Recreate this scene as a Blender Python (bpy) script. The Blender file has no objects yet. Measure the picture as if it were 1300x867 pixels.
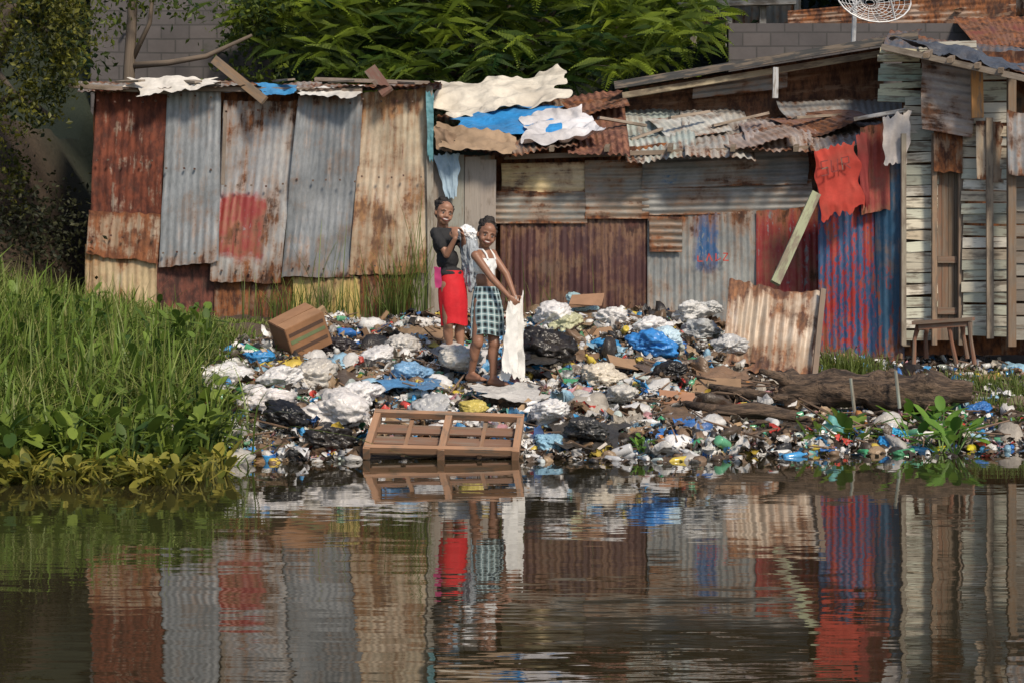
import bpy, bmesh, math, random
import numpy as np
from mathutils import Vector, Matrix, noise, Euler
random.seed(7); np.random.seed(7)
R=random.random
def U(a,b): return a+(b-a)*R()
F=2167.0; H=1.15
def P(px,py,d): return Vector(((px-650)*d/F, d, H-(py-383)*d/F))
SC=bpy.context.scene
# ---------------------------------------------------------------- nodes
class G:
    def __init__(s,name):
        s.m=bpy.data.materials.new(name); s.m.use_nodes=True; s.nt=s.m.node_tree; s.nt.nodes.clear()
        s.out=s.nt.nodes.new('ShaderNodeOutputMaterial')
    def n(s,t,props=None,ins=None):
        nd=s.nt.nodes.new(t)
        for k,v in (props or {}).items(): setattr(nd,k,v)
        for k,v in (ins or {}).items():
            if isinstance(v,bpy.types.NodeSocket): s.nt.links.new(v,nd.inputs[k])
            else:
                if isinstance(v,(tuple,list)) and len(v)==3 and nd.inputs[k].type=='RGBA': v=(*v,1)
                nd.inputs[k].default_value=v
        return nd
    def ma(s,op,a,b=0.0,c=False): return s.n('ShaderNodeMath',{'operation':op,'use_clamp':c},{0:a,1:b}).outputs[0]
    def mix(s,f,a,b,bl='MIX'): return s.n('ShaderNodeMix',{'data_type':'RGBA','blend_type':bl},{0:f,6:a,7:b}).outputs[2]
    def noise(s,vec,sc,det=3,ro=.55): return s.n('ShaderNodeTexNoise',{},{'Vector':vec,'Scale':sc,'Detail':det,'Roughness':ro}).outputs[0]
    def map(s,vec,loc=(0,0,0),sc=(1,1,1)): return s.n('ShaderNodeMapping',{},{'Vector':vec,'Location':loc,'Scale':sc}).outputs[0]
    def step(s,v,a,b,c=0.,d=1.): return s.n('ShaderNodeMapRange',{'interpolation_type':'SMOOTHSTEP'},{'Value':v,1:a,2:b,3:c,4:d}).outputs[0]
    def uv(s,nm): return s.n('ShaderNodeUVMap',{'uv_map':nm}).outputs[0]
    def obj(s): return s.n('ShaderNodeTexCoord').outputs['Object']
    def col(s): return s.n('ShaderNodeAttribute',{'attribute_name':'Col'}).outputs[0]
    def sep(s,v): return s.n('ShaderNodeSeparateXYZ',{},{0:v}).outputs
    def bump(s,h,st,di): return s.n('ShaderNodeBump',{},{'Height':h,'Strength':st,'Distance':di}).outputs[0]
    def pr(s,base,rough=.6,metal=0.,normal=None,**k):
        i={'Base Color':base,'Roughness':rough,'Metallic':metal}
        if normal: i['Normal']=normal
        i.update({a.replace('_',' '):b for a,b in k.items()})
        return s.n('ShaderNodeBsdfPrincipled',{},i).outputs[0]
    def fin(s,sh): s.nt.links.new(sh,s.out.inputs[0]); return s.m

def metal(name,c1,c2,rust=.3,rc1=(.050,.018,.010),rc2=(.25,.09,.03),paint=None,pr=(0,1,0,1),pk=.5,axis='v',seed=None,met=.1):
    g=G(name); s=seed if seed is not None else U(0,50)
    m=g.uv('m'); nn=g.sep(g.uv('n'))
    st=g.map(m,(s,s*1.7,0),(9,.9,1) if axis=='v' else (.9,9,1))
    bl=g.map(m,(s*2,s,0),(2.2,2.2,1))
    fn=g.map(m,(s*2,s,3),(30,12,1) if axis=='v' else (12,30,1))
    n1=g.noise(st,1.3,4,.65); n2=g.noise(bl,1.1,5,.68); n3=g.noise(fn,1,3,.7); n4=g.noise(g.map(m,(s,3,s)),1.6,3)
    base=g.mix(g.step(n4,.35,.65),c1,c2)
    base=g.mix(1.0,base,g.mix(n3,(.5,.5,.5),(1.4,1.4,1.4)),'MULTIPLY')
    base=g.mix(g.step(n1,.54,.70,0,.5),base,tuple(min(.6,x*1.8+.06) for x in c1))
    base=g.mix(g.step(n2,.56,.66,0,.35),base,tuple(min(.65,x*1.4+.12) for x in c2))
    if paint:
        a=g.ma('ADD',g.ma('MULTIPLY',n2,.3),-.15)
        uu=g.ma('ADD',nn[0],a); vv=g.ma('ADD',nn[1],a); w=.035
        k=g.ma('MULTIPLY',g.step(uu,pr[0]-w,pr[0]+w),g.step(uu,pr[1]-w,pr[1]+w,1,0))
        k=g.ma('MULTIPLY',k,g.ma('MULTIPLY',g.step(vv,pr[2]-w,pr[2]+w),g.step(vv,pr[3]-w,pr[3]+w,1,0)))
        pm=g.ma('ADD',g.ma('MULTIPLY',n1,.55),g.ma('MULTIPLY',n3,.45))
        th=.5+(.5-pk)*.5
        k=g.ma('MULTIPLY',k,g.step(pm,th-.05,th+.04))
        base=g.mix(k,base,g.mix(n2,tuple(x*.6 for x in paint),paint))
    v2=g.ma('ABSOLUTE',g.ma('SUBTRACT',g.ma('MULTIPLY',nn[1],2),1))
    v4=g.ma('POWER',v2,4.0)
    val=g.ma('ADD',g.ma('ADD',g.ma('MULTIPLY',n1,.42),g.ma('MULTIPLY',n2,.46)),g.ma('MULTIPLY',n3,.12))
    val=g.ma('ADD',val,g.ma('MULTIPLY',v4,.09))
    th=.515+(.5-rust)*.40
    k=g.step(val,th-.035,th+.04)
    rc=g.mix(g.step(g.noise(g.map(m,(s,9,2),(7,3,1)),1.5,4,.7),.38,.64),rc1,rc2)
    halo=g.step(val,th-.12,th,0,.55)
    base=g.mix(halo,base,(.27,.145,.07))
    c=g.mix(k,base,rc)
    c=g.mix(g.step(n2,.5,.72,0,.5),c,(.05,.038,.03))
    return g.fin(g.pr(c,g.mix(k,(.5,)*3,(.9,)*3),g.ma('MULTIPLY',g.ma('SUBTRACT',1.,k),met),g.bump(n3,.3,.004)))

def attr(name,rough=.6,dirt=.3,trans=0,spec=.5,sc=14,metal_=0.,crumple=0,cs=.3):
    g=G(name); c=g.col(); o=g.obj()
    n=g.noise(o,sc,3,.65); n2=g.noise(o,sc*.22,3,.6)
    c=g.mix(1.,c,g.mix(n,(.68,.68,.68),(1.25,1.25,1.25)),'MULTIPLY')
    if dirt: c=g.mix(g.step(n2,.42,.72,0,dirt),c,(.10,.07,.045))
    if crumple:
        rn=g.noise(o,crumple,2,.5); rid=g.ma('ABSOLUTE',g.ma('SUBTRACT',rn,.5))
        b=g.pr(c,rough,metal_,g.bump(rid,cs,1.0/crumple),Specular_IOR_Level=spec)
    else: b=g.pr(c,rough,metal_,g.bump(n,.3,.01),Specular_IOR_Level=spec)
    if trans:
        t=g.n('ShaderNodeBsdfTranslucent',{},{0:c}).outputs[0]
        b=g.n('ShaderNodeMixShader',{},{0:trans,1:b,2:t}).outputs[0]
    return g.fin(b)
def wood(name,dirt=.4,peel=.5):
    g=G(name); c=g.col(); m=g.uv('m')
    st=g.noise(g.map(m,(0,0,0),(1.6,26,1)),1.5,4,.65); bl=g.noise(g.map(m,(0,0,0),(3.5,9,1)),1,4,.6)
    wd=g.mix(st,(.06,.045,.032),(.28,.22,.165))
    k=g.step(g.ma('ADD',g.ma('MULTIPLY',st,.5),g.ma('MULTIPLY',bl,.5)),.46+.25*(.5-peel),.56+.25*(.5-peel))
    cc=g.mix(1.,c,g.mix(st,(.65,)*3,(1.3,)*3),'MULTIPLY')
    c2=g.mix(g.ma('MULTIPLY',k,.85,True),cc,wd)
    c2=g.mix(g.step(bl,.5,.8,0,dirt),c2,(.06,.045,.03))
    return g.fin(g.pr(c2,.8,0,g.bump(st,.5,.006)))
# ---------------------------------------------------------------- mesh helpers
def grp(name,loc=(0,0,0)):
    e=bpy.data.objects.new(name,None); SC.collection.objects.link(e); e.empty_display_size=.1; return e
def mk(name,v,f,mat,parent=None,smooth=False,uvm=None,uvn=None,col=None):
    me=bpy.data.meshes.new(name)
    if isinstance(v,np.ndarray): v=v.tolist()
    if isinstance(f,np.ndarray): f=f.tolist()
    me.from_pydata(v,[],f)
    if uvm is not None or uvn is not None:
        li=np.empty(len(me.loops),dtype=np.int32); me.loops.foreach_get('vertex_index',li)
        for nm,a in (('m',uvm),('n',uvn)):
            if a is None: continue
            l=me.uv_layers.new(name=nm); l.data.foreach_set('uv',np.asarray(a,dtype=np.float32)[li].ravel())
    if col is not None:
        a=me.attributes.new('Col','FLOAT_COLOR','POINT'); c=np.ones((len(v),4),dtype=np.float32); c[:,:3]=np.asarray(col)[:,:3]
        a.data.foreach_set('color',c.ravel())
    if smooth: me.polygons.foreach_set('use_smooth',[True]*len(me.polygons))
    me.materials.append(mat); me.update()
    o=bpy.data.objects.new(name,me); SC.collection.objects.link(o)
    if parent: o.parent=parent
    return o
class MB:
    def __init__(s): s.v=[];s.f=[];s.c=[];s.uv=[]
    def beam(s,a,b,w,h,up=(0,0,1),col=(.3,.3,.3),jit=0):
        a=Vector(a);b=Vector(b);L=(b-a).normalized();up=Vector(up);sd=L.cross(up).normalized();u=sd.cross(L).normalized()
        o=len(s.v);ou=U(0,40);ov=U(0,40);ln=(b-a).length
        for e,q in ((a,0),(b,ln)):
            for x,y in ((-1,-1),(1,-1),(1,1),(-1,1)):
                s.v.append(tuple(e+sd*(x*w/2+U(-jit,jit))+u*(y*h/2+U(-jit,jit)))); s.c.append(col); s.uv.append((ou+q,ov+x*w/2+y*h/2))
        for q in ((0,1,2,3),(7,6,5,4),(0,4,5,1),(1,5,6,2),(2,6,7,3),(3,7,4,0)): s.f.append(tuple(o+i for i in q))
    def tube(s,pts,rad,n=8,col=(.3,.3,.3),rough=0):
        pts=[Vector(p) for p in pts]; o=len(s.v); m=len(pts);ou=U(0,30)
        for i,p in enumerate(pts):
            t=(pts[min(i+1,m-1)]-pts[max(i-1,0)]).normalized()
            a=t.cross(Vector((.13,.31,.94))).normalized() if abs(t.z)<.9 else t.cross(Vector((0,1,0))).normalized(); b=t.cross(a)
            for k in range(n):
                an=2*math.pi*k/n; r=rad[i]*(1+rough*(noise.noise(Vector((k*1.3,i*.7,ou)))))
                s.v.append(tuple(p+a*math.cos(an)*r+b*math.sin(an)*r)); s.c.append(col); s.uv.append((ou+i*.15,k*rad[0]*6/n))
        for i in range(m-1):
            for k in range(n):
                k2=(k+1)%n; s.f.append((o+i*n+k,o+i*n+k2,o+(i+1)*n+k2,o+(i+1)*n+k))
        s.f.append(tuple(o+k for k in range(n))[::-1]); s.f.append(tuple(o+(m-1)*n+k for k in range(n)))
    def make(s,name,mat,parent=None,smooth=False): return mk(name,s.v,s.f,mat,parent,smooth,uvm=s.uv,col=s.c)

def sheet(name,tl,tr,br,bl,mat,parent,axis='v',amp=.008,bend=.03,rag=.03,pitch=.076):
    tl,tr,br,bl=map(Vector,(tl,tr,br,bl)); sd=U(0,99)
    W=((tr-tl).length+(br-bl).length)/2; Hh=((bl-tl).length+(br-tr).length)/2
    n=(tr-tl).cross(bl-tl).normalized()
    if n.y>0: n=-n
    if axis=='v': nw=max(3,round(W/pitch)); nc=nw*6+1; nr=max(10,int(Hh/.08))
    else: nw=max(3,round(Hh/pitch)); nr=nw*6+1; nc=max(10,int(W/.08))
    V=[];A=[];B=[];Fa=[]
    for j in range(nr):
        v=j/(nr-1)
        for i in range(nc):
            u=i/(nc-1); a=u if axis=='v' else v
            ev=0
            if axis=='v': ev=rag*(noise.noise(Vector((u*W*3,sd,v*2)))+.5*noise.noise(Vector((u*W*14,sd,v*2))))*(abs(2*v-1)**3)
            eu=0
            if axis=='h': eu=rag*noise.noise(Vector((v*Hh*3,sd,u*2)))*(abs(2*u-1)**3)
            vv=v+ev/max(Hh,.1)*1.3; uu=u+eu/max(W,.1)*1.3
            p=tl*(1-uu)*(1-vv)+tr*uu*(1-vv)+br*uu*vv+bl*(1-uu)*vv
            dent=noise.noise(Vector((u*W*2.3,v*Hh*1.6,sd)))*bend*.7+noise.noise(Vector((u*W*.8,v*Hh*.8,sd+9)))*bend*1.5+noise.noise(Vector((u*W*6,v*Hh*5,sd+3)))*bend*.16
            p=p+n*(amp*(.75+.6*noise.noise(Vector((u*W*2,v*Hh*2,sd+4))))*math.sin(2*math.pi*nw*a+.5*noise.noise(Vector((v*3,u*3,sd))))+dent)
            V.append(tuple(p)); A.append((u*W,v*Hh)); B.append((u,1-v))
    for j in range(nr-1):
        for i in range(nc-1): Fa.append((j*nc+i,j*nc+i+1,(j+1)*nc+i+1,(j+1)*nc+i))
    return mk(name,V,Fa,mat,parent,True,uvm=A,uvn=B)
def cloth(name,tl,tr,br,bl,mat,parent=None,nx=40,ny=30,amp=.04,sag=0,rag=.06,freq=4,col=None,vs=1.,taper=0):
    tl,tr,br,bl=map(Vector,(tl,tr,br,bl)); sd=U(0,99); n=(tr-tl).cross(bl-tl).normalized()
    if n.y>0: n=-n
    V=[];A=[];B=[];Fa=[];W=(tr-tl).length;Hh=(bl-tl).length
    for j in range(ny):
        v=j/(ny-1)
        for i in range(nx):
            u=i/(nx-1)
            q=Vector((u*W,v*Hh*vs,sd))
            uu=u+rag*noise.noise(Vector((v*4,sd,u)))*abs(2*u-1)**2*2; vv=v+rag*(noise.noise(Vector((u*5,sd+3,v)))+.5*noise.noise(Vector((u*13,sd+3,v))))*abs(2*v-1)**2*1.6
            p=tl*(1-uu)*(1-vv)+tr*uu*(1-vv)+br*uu*vv+bl*(1-uu)*vv
            r=noise.noise(q*freq); r2=noise.noise(q*freq*2.3+Vector((7,1,2))); r3=noise.noise(q*freq*.5)
            p=p+n*(amp*((1-abs(r)*2)*.8+.45*(1-abs(r2)*2)+.9*r3))+Vector((0,0,-sag*(1-(2*u-1)**2)))
            V.append(tuple(p));A.append((u*W,v*Hh));B.append((u,1-v))
    for j in range(ny-1):
        for i in range(nx-1): Fa.append((j*nx+i,j*nx+i+1,(j+1)*nx+i+1,(j+1)*nx+i))
    return mk(name,V,Fa,mat,parent,True,uvm=A,uvn=B,col=[col or (.5,.5,.5)]*len(V))
def rotm(N,tilt,yaw=True):
    z=np.random.rand(N)*6.283; a=np.random.randn(N)*tilt; b=np.random.randn(N)*tilt
    cz,sz,ca,sa,cb,sb=np.cos(z),np.sin(z),np.cos(a),np.sin(a),np.cos(b),np.sin(b); o=np.zeros(N); i=np.ones(N)
    Z=np.stack([cz,-sz,o,sz,cz,o,o,o,i],1).reshape(N,3,3); X=np.stack([i,o,o,o,ca,-sa,o,sa,ca],1).reshape(N,3,3); Y=np.stack([cb,o,sb,o,i,o,-sb,o,cb],1).reshape(N,3,3)
    return X@Y@Z
class Big:
    def __init__(s): s.v=[];s.f=[];s.c=[];s.k=0
    def add(s,tv,tf,pos,rot,sc,col):
        N=len(pos); sc=np.asarray(sc); 
        if sc.ndim==1: sc=sc[:,None].repeat(3,1)
        v=np.einsum('nij,nmj->nmi',rot,tv[None]*sc[:,None,:])+pos[:,None,:]
        n=tv.shape[0]; f=tf[None]+(np.arange(N)*n)[:,None,None]+s.k
        s.v.append(v.reshape(-1,3)); s.f+=f.reshape(-1,tf.shape[1]).tolist(); s.k+=N*n
        c=np.repeat(col[:,None,:],n,1)
        s.c.append(c.reshape(-1,3))
    def raw(s,v,f,c): 
        s.v.append(v); s.f+=(f+s.k).tolist(); s.c.append(c); s.k+=len(v)
    def make(s,name,mat,parent=None,smooth=False): return mk(name,np.concatenate(s.v),s.f,mat,parent,smooth,col=np.concatenate(s.c))
# ---------------------------------------------------------------- terrain
def shore(x): return np.interp(x,[-8,-3,-2,-1,1,2.5,3.5,6],[11.7,11.8,12.2,12.6,12.7,13.0,13.4,13.7])
def gz(x,y):
    x=np.asarray(x,float);y=np.asarray(y,float); t=y-shore(x)
    z=np.interp(t,[-6,-1,0,.6,2.2,3.3,5,6,7],[-.8,-.25,-.03,.09,.36,.57,.88,.95,.98])
    z=np.where(z>0,z*np.interp(x,[1.6,3.0],[1,.60]),z)
    z=z+.14*np.exp(-((x-1.35)**2/.8+(y-16.9)**2/1.0))
    z=z+np.clip((y-24)*.9,0,13)+np.clip((-x-4.9)/1.2,0,1)*np.clip((y-17.6)*1.1,0,2.4)
    return z
def gzs(x,y): return float(gz(x,y))
def axis_pts(lo,hi,st,far):
    a=list(np.arange(lo,hi+1e-6,st)); s=st; x=hi
    while x<far: s*=1.5; x+=s; a.append(x)
    s=st; x=lo
    while x>-far: s*=1.5; x-=s; a.insert(0,x)
    return np.array(a)
xs=axis_pts(-8,8,.10,600); ys=axis_pts(9,36,.10,600)
X,Y=np.meshgrid(xs,ys); Z=gz(X,Y)
nz=np.array([[noise.noise(Vector((float(a)*1.7,float(b)*1.7,3)))*.06+noise.noise(Vector((float(a)*6,float(b)*6,1)))*.03 for a in xs] for b in ys])
Z=Z+nz
V=np.stack([X.ravel(),Y.ravel(),Z.ravel()],1); nx=len(xs); ny=len(ys)
ii=np.arange(nx-1)[None,:]+np.arange(ny-1)[:,None]*nx
Fq=np.stack([ii,ii+1,ii+nx+1,ii+nx],-1).reshape(-1,4)
g=G('dirt_ground'); o=g.obj(); a=g.noise(o,1.2,5,.6); b=g.noise(o,16,5,.75)
c=g.mix(a,(.05,.034,.024),(.16,.11,.072)); c=g.mix(g.step(b,.5,.66,0,.7),c,(.03,.023,.017)); c=g.mix(g.step(b,.34,.28,0,.4),c,(.32,.28,.24))
sy=g.sep(o)[1]; c=g.mix(g.step(sy,20,24),c,(.018,.026,.012))
mground=g.fin(g.pr(c,.8,0,g.bump(b,.9,.05)))
mk('ground',V,Fq,mground,smooth=True)
# ---------------------------------------------------------------- water
g=G('river_water'); o=g.obj()
w1=g.noise(g.map(o,sc=(1.1,1.9,1)),1.0,2,.5); w2=g.noise(g.map(o,(5,2,0),(2.4,7,1)),1.,2,.5); w3=g.noise(g.map(o,(1,7,0),(7,22,1)),1,1,.5)
fade=g.step(g.sep(o)[1],5,12,1.45,.5)
hh=g.ma('MULTIPLY',g.ma('ADD',g.ma('ADD',g.ma('MULTIPLY',w1,.0036),g.ma('MULTIPLY',w2,.0010)),g.ma('MULTIPLY',w3,.00018)),fade)
bp=g.n('ShaderNodeBump',{},{'Height':hh,'Strength':1.,'Distance':1.}).outputs[0]
sh=g.pr((.030,.024,.012),.015,0,bp,IOR=1.85)
mw=g.fin(sh)
mk('river_water',[(-600,-600,0),(600,-600,0),(600,40,0),(-600,40,0)],[(0,1,2,3)],mw)
# ---------------------------------------------------------------- metals
ZB=(.24,.25,.26); ZL=(.39,.385,.37); ZD=(.13,.13,.125)
shA=grp('corrugated_metal_shack')
D=18.45
def S(par,name,q,d,mat,axis='v',**k):
    ds=d if isinstance(d,(tuple,list)) else (d,)*4
    return sheet(name,*[P(x,y,dd) for (x,y),dd in zip(q,ds)],mat,par,axis,**k)
S(shA,'rusty_sheet',[(122,110),(213,117),(202,330),(113,312)],D,metal('rust_red',(.38,.35,.32),(.32,.27,.24),.70,(.070,.018,.011),(.18,.048,.024)),bend=.05)
S(shA,'lower_rust_strip',[(113,266),(204,272),(200,336),(110,322)],D-.03,metal('rust_orange',(.46,.42,.35),(.36,.26,.18),.50,(.12,.04,.018),(.27,.10,.04)))
S(shA,'footing_sheet',[(108,308),(200,312),(198,420),(108,420)],D+.02,metal('cream_rust',(.55,.42,.24),(.48,.36,.22),.42,(.16,.07,.03),(.4,.2,.07)))
S(shA,'zinc_sheet',[(212,113),(281,103),(279,331),(201,340)],D-.05,metal('zinc_blue',ZB,(.27,.285,.30),.24),bend=.09,amp=.0055)
S(shA,'zinc_sheet_red_paint',[(284,128),(379,128),(356,361),(267,356)],D-.03,metal('zinc_redpaint',(.40,.385,.37),(.29,.29,.30),.36,paint=(.32,.04,.035),pr=(.04,.72,.12,.47),pk=.74),bend=.07,amp=.0055)
S(shA,'zinc_sheet_plain',[(379,122),(461,119),(447,352),(357,353)],D-.06,metal('zinc_grey',ZB,(.16,.175,.19),.24),bend=.08,amp=.0055)
S(shA,'cream_sheet',[(461,118),(544,112),(541,348),(443,349)],D-.02,metal('cream_tan',(.54,.45,.32),(.45,.36,.26),.42,(.15,.07,.04),(.38,.2,.09)),bend=.06,amp=.0055)
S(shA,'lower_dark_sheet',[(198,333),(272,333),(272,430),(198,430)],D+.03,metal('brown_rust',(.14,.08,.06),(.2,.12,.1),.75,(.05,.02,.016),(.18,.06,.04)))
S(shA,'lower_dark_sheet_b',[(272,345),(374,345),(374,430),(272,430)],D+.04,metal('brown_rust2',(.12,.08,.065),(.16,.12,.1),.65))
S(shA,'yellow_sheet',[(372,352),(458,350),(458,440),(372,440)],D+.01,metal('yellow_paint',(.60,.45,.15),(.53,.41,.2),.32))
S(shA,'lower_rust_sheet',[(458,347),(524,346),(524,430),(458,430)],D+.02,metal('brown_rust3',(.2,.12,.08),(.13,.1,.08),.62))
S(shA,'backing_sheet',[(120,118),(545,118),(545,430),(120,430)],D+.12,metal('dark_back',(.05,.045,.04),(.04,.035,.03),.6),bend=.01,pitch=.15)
S(shA,'side_wall',[(122,112),(135,120),(135,420),(113,420)],(D,22,22,D),metal('side_zinc',ZD,ZB,.6))
for i in range(6):
    x0=100+i*76; S(shA,'roof_sheet_%d'%i,[(x0,107),(x0+82,107),(x0+80,112+U(-3,3)),(x0-2,112+U(-4,4))],(21.9,21.9,D-.18,D-.2),metal('roofz%d'%i,ZL,ZB,.3+.3*R()),bend=.05)
wd=wood('weathered_wood'); wdp=wood('painted_boards',.3,.3); wdc=wood('house_cladding',.3,.40)
b=MB()
b.beam(P(272,76,18.6),P(336,128,18.1),.1,.03,(0,-1,0),(.26,.17,.1))
b.beam(P(88,109,18.4),P(215,117,18.32),.06,.05,(0,0,1),(.3,.24,.2)); b.beam(P(545,110,D-.05),P(548,420,D-.02),.07,.06,(0,1,0),(.33,.3,.25))
b.beam(P(470,88,18.7),P(492,118,18.2),.14,.03,(0,-1,0),(.2,.1,.07)); b.beam(P(286,140,D-.1),P(283,235,D-.1),.035,.02,(0,1,0),(.25,.2,.16))
b.beam(P(215,113,18.35),P(460,116,18.3),.05,.05,(0,0,1),(.2,.15,.12)); b.beam(P(400,101,18.6),P(545,106,18.4),.05,.04,(0,0,1),(.3,.24,.2))
for x,y,l in ((150,104,30),(230,102,22),(420,104,34),(505,104,26),(350,103,20)): b.beam(P(x,y,18.5),P(x+l,y+U(-3,5),18.2),.09,.02,(0,-.3,1),(.3,.25,.2))
b.make('roof_planks',wd,shA)
b=MB()
for (x0,x1,ys_) in ((124,208,(128,205,300)),(214,277,(122,215,322)),(288,372,(140,235,345)),(378,455,(132,230,340)),(463,540,(128,225,338))):
    for yy in ys_:
        k=x0
        while k<x1:
            p=P(k+U(-2,2)-(yy-120)*.03,yy+U(-2,2),D-.11); b.beam(p,p+Vector((0,.03,0)),.018,.018,(0,0,1),(.08,.03,.02)); k+=U(14,24)
b.make('nail_heads',wd,shA)
mt_blue=attr('blue_tarp',.45,.3,0,.5,10,crumple=7,cs=.35); mt_white=attr('white_tarp',.7,.45,0,.3,6,crumple=6,cs=.3)
cloth('white_roof_tarp',P(160,103,18.45),P(280,100,18.45),P(278,112,18.15),P(175,121,18.15),mt_white,shA,amp=.03,rag=.12,ny=10,col=(.66,.62,.56))
cloth('white_tarp_edge',P(372,114,18.4),P(462,111,18.4),P(450,125,18.15),P(380,123,18.2),mt_white,shA,amp=.025,rag=.15,ny=10,col=(.72,.7,.66))
cloth('blue_roof_tarp',P(322,106,18.4),P(378,111,18.4),P(372,121,18.15),P(335,121,18.2),mt_blue,shA,amp=.02,ny=10,col=(.05,.27,.55))
cloth('blue_strip',P(541,115,18.3),P(551,120,18.3),P(550,205,18.35),P(543,200,18.35),mt_blue,shA,amp=.015,nx=8,col=(.12,.30,.34))

shB=grp('corrugated_metal_shack')
D=18.8
S(shB,'grey_return_panel',[(527,200),(628,198),(630,420),(525,420)],18.55,metal('greygreen',(.22,.23,.2),(.16,.17,.16),.33,axis='v'),amp=.004,pitch=.2,bend=.02)
b=MB()
for i,x in enumerate((533,556,579,600,620)):
    b.beam(P(x,200+U(-4,4),18.5),P(x+U(-2,2),400,18.5),.17,.02,(0,1,0),(.27+.05*R(),.27,.23))
b.make('grey_boards',wdp,shB)
cloth('hanging_cloth',P(551,197,18.4),P(584,196,18.4),P(580,250,18.4),P(566,252,18.4),attr('cloth_blue',.9,.1),shB,nx=30,amp=.03,freq=9,col=(.32,.43,.52),vs=.25)
S(shB,'yellow_horizontal',[(636,208),(746,206),(746,246),(636,243)],D-.02,metal('yl',(.64,.5,.26),(.56,.45,.3),.34,axis='h'),'h')
S(shB,'dull_zinc',[(628,243),(746,243),(746,284),(628,284)],D-.03,metal('dz',(.24,.245,.22),ZD,.36,axis='h'),'h')
S(shB,'zinc_rust_mid',[(743,204),(822,203),(822,278),(743,278)],D-.05,metal('zrm',(.27,.26,.24),(.2,.18,.15),.40,axis='h'),'h')
S(shB,'long_zinc_upper',[(815,198),(1026,190),(1026,234),(815,240)],D-.06,metal('lz',(.27,.275,.27),ZD,.28,axis='h',paint=(.04,.13,.25),pr=(.12,.19,.0,.5)),'h')
S(shB,'long_zinc_lower',[(815,232),(1030,228),(1030,270),(815,274)],D-.03,metal('lz2',(.25,.25,.24),ZD,.34,axis='h'),'h')
S(shB,'dark_red_sheet',[(635,280),(824,276),(824,430),(635,430)],D,metal('darkred',(.075,.028,.026),(.055,.02,.02),.33,(.035,.015,.013),(.10,.038,.03)),bend=.02,rag=.01,amp=.011)
S(shB,'zinc_blue_paint',[(822,270),(966,268),(968,430),(822,430)],D-.03,metal('zbp',(.29,.30,.29),(.2,.21,.21),.30,paint=(.03,.12,.30),pr=(.42,.62,.55,1.0),pk=.6))
S(shB,'small_patch',[(824,275),(866,276),(866,320),(824,320)],D-.06,metal('sp',ZD,(.1,.09,.08),.5,axis='h'),'h')
S(shB,'red_zinc',[(960,268),(1042,262),(1044,420),(960,420)],D-.05,metal('rz',(.25,.26,.26),(.2,.2,.2),.33,paint=(.34,.03,.03),pr=(-.1,1.1,.15,1.1),pk=.66))
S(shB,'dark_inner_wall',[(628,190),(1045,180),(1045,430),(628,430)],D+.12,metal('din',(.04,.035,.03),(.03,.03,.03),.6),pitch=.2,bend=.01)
m=MB()
for st in ([(886,325),(886,332),(892,332)],[(897,332),(900,322),(904,332)],[(909,322),(909,332),(915,328)],[(918,322),(924,322),(918,331),(925,331)]):
    for a,b2 in zip(st[:-1],st[1:]): m.beam(P(*a,D-.11),P(*b2,D-.11),.012,.002,(0,1,0),(.5,.05,.03))
m.make('painted_scrawl',wdp,shB)
S(shB,'red_blue_sheet',[(1038,238),(1112,205),(1116,470),(1040,470)],(18.3,18.2,18.2,18.3),metal('rbs',(.022,.07,.17),(.035,.09,.2),.24,paint=(.42,.025,.02),pr=(-.1,1.1,-.1,1.1),pk=.47))
S(shB,'blue_sheet',[(1110,170),(1148,165),(1148,470),(1112,470)],(18.2,18.1,18.1,18.2),metal('bs',(.02,.08,.16),(.035,.10,.18),.28,paint=(.36,.03,.02),pr=(-.1,1.1,-.1,.45),pk=.4))
S(shB,'red_upper_sheet',[(1092,160),(1130,152),(1130,268),(1094,272)],18.1,metal('rus',(.40,.06,.04),(.28,.04,.03),.3),amp=.005)
rd=(21.8,21.8,18.35,18.3)
RF=[('rooffl',(555,150,640,150,650,196,560,190),metal('rf0',(.35,.3,.24),(.3,.25,.2),.5)),
('a',(630,140,716,125,735,190,648,192),metal('rf1',(.34,.3,.27),(.24,.21,.18),.45)),
('b',(700,122,790,113,800,196,722,200),metal('rf2',(.24,.10,.07),(.2,.09,.07),.62,(.09,.03,.02),(.27,.12,.07))),
('c',(775,125,872,119,885,194,795,199),metal('rf3',(.58,.6,.55),(.40,.46,.42),.27)),
('d',(860,122,940,120,960,196,870,198),metal('rf4',(.5,.49,.45),(.35,.33,.3),.30)),
('e',(925,128,1020,124,1050,190,950,192),metal('rf5',(.48,.44,.42),(.32,.24,.22),.36)),
('f',(1000,126,1090,125,1150,183,1030,190),metal('rf6',(.46,.45,.43),(.3,.26,.24),.34))]
for i,(nm,q,mm) in enumerate(RF):
    S(shB,'roof_'+nm,[(q[0],q[1]),(q[2],q[3]),(q[4],q[5]),(q[6],q[7])],tuple(z+ .04*(i%2) for z in rd),mm,bend=.08,amp=.014,rag=.08)
S(shB,'roof_patch',[(820,150),(905,142),(930,160),(850,170)],(20.2,20.2,19.2,19.2),metal('rp',(.66,.65,.6),(.5,.5,.45),.28),bend=.06)
S(shB,'roof_patch_red',[(960,150),(1060,142),(1120,150),(1030,172)],(20.3,20.3,19.,19.),metal('rp2',(.32,.17,.14),(.25,.14,.12),.5),bend=.06)
S(shB,'roof_sheet_top',[(985,128),(1150,126),(1155,146),(1000,150)],(20.8,20.8,19.8,19.8),metal('rp3',ZL,(.34,.34,.34),.25),bend=.06)
S(shB,'roof_patch_c',[(712,128),(790,118),(800,138),(735,152)],(21,21,19.9,19.9),metal('rp4',(.35,.17,.12),(.28,.14,.11),.55),bend=.06)
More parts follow.
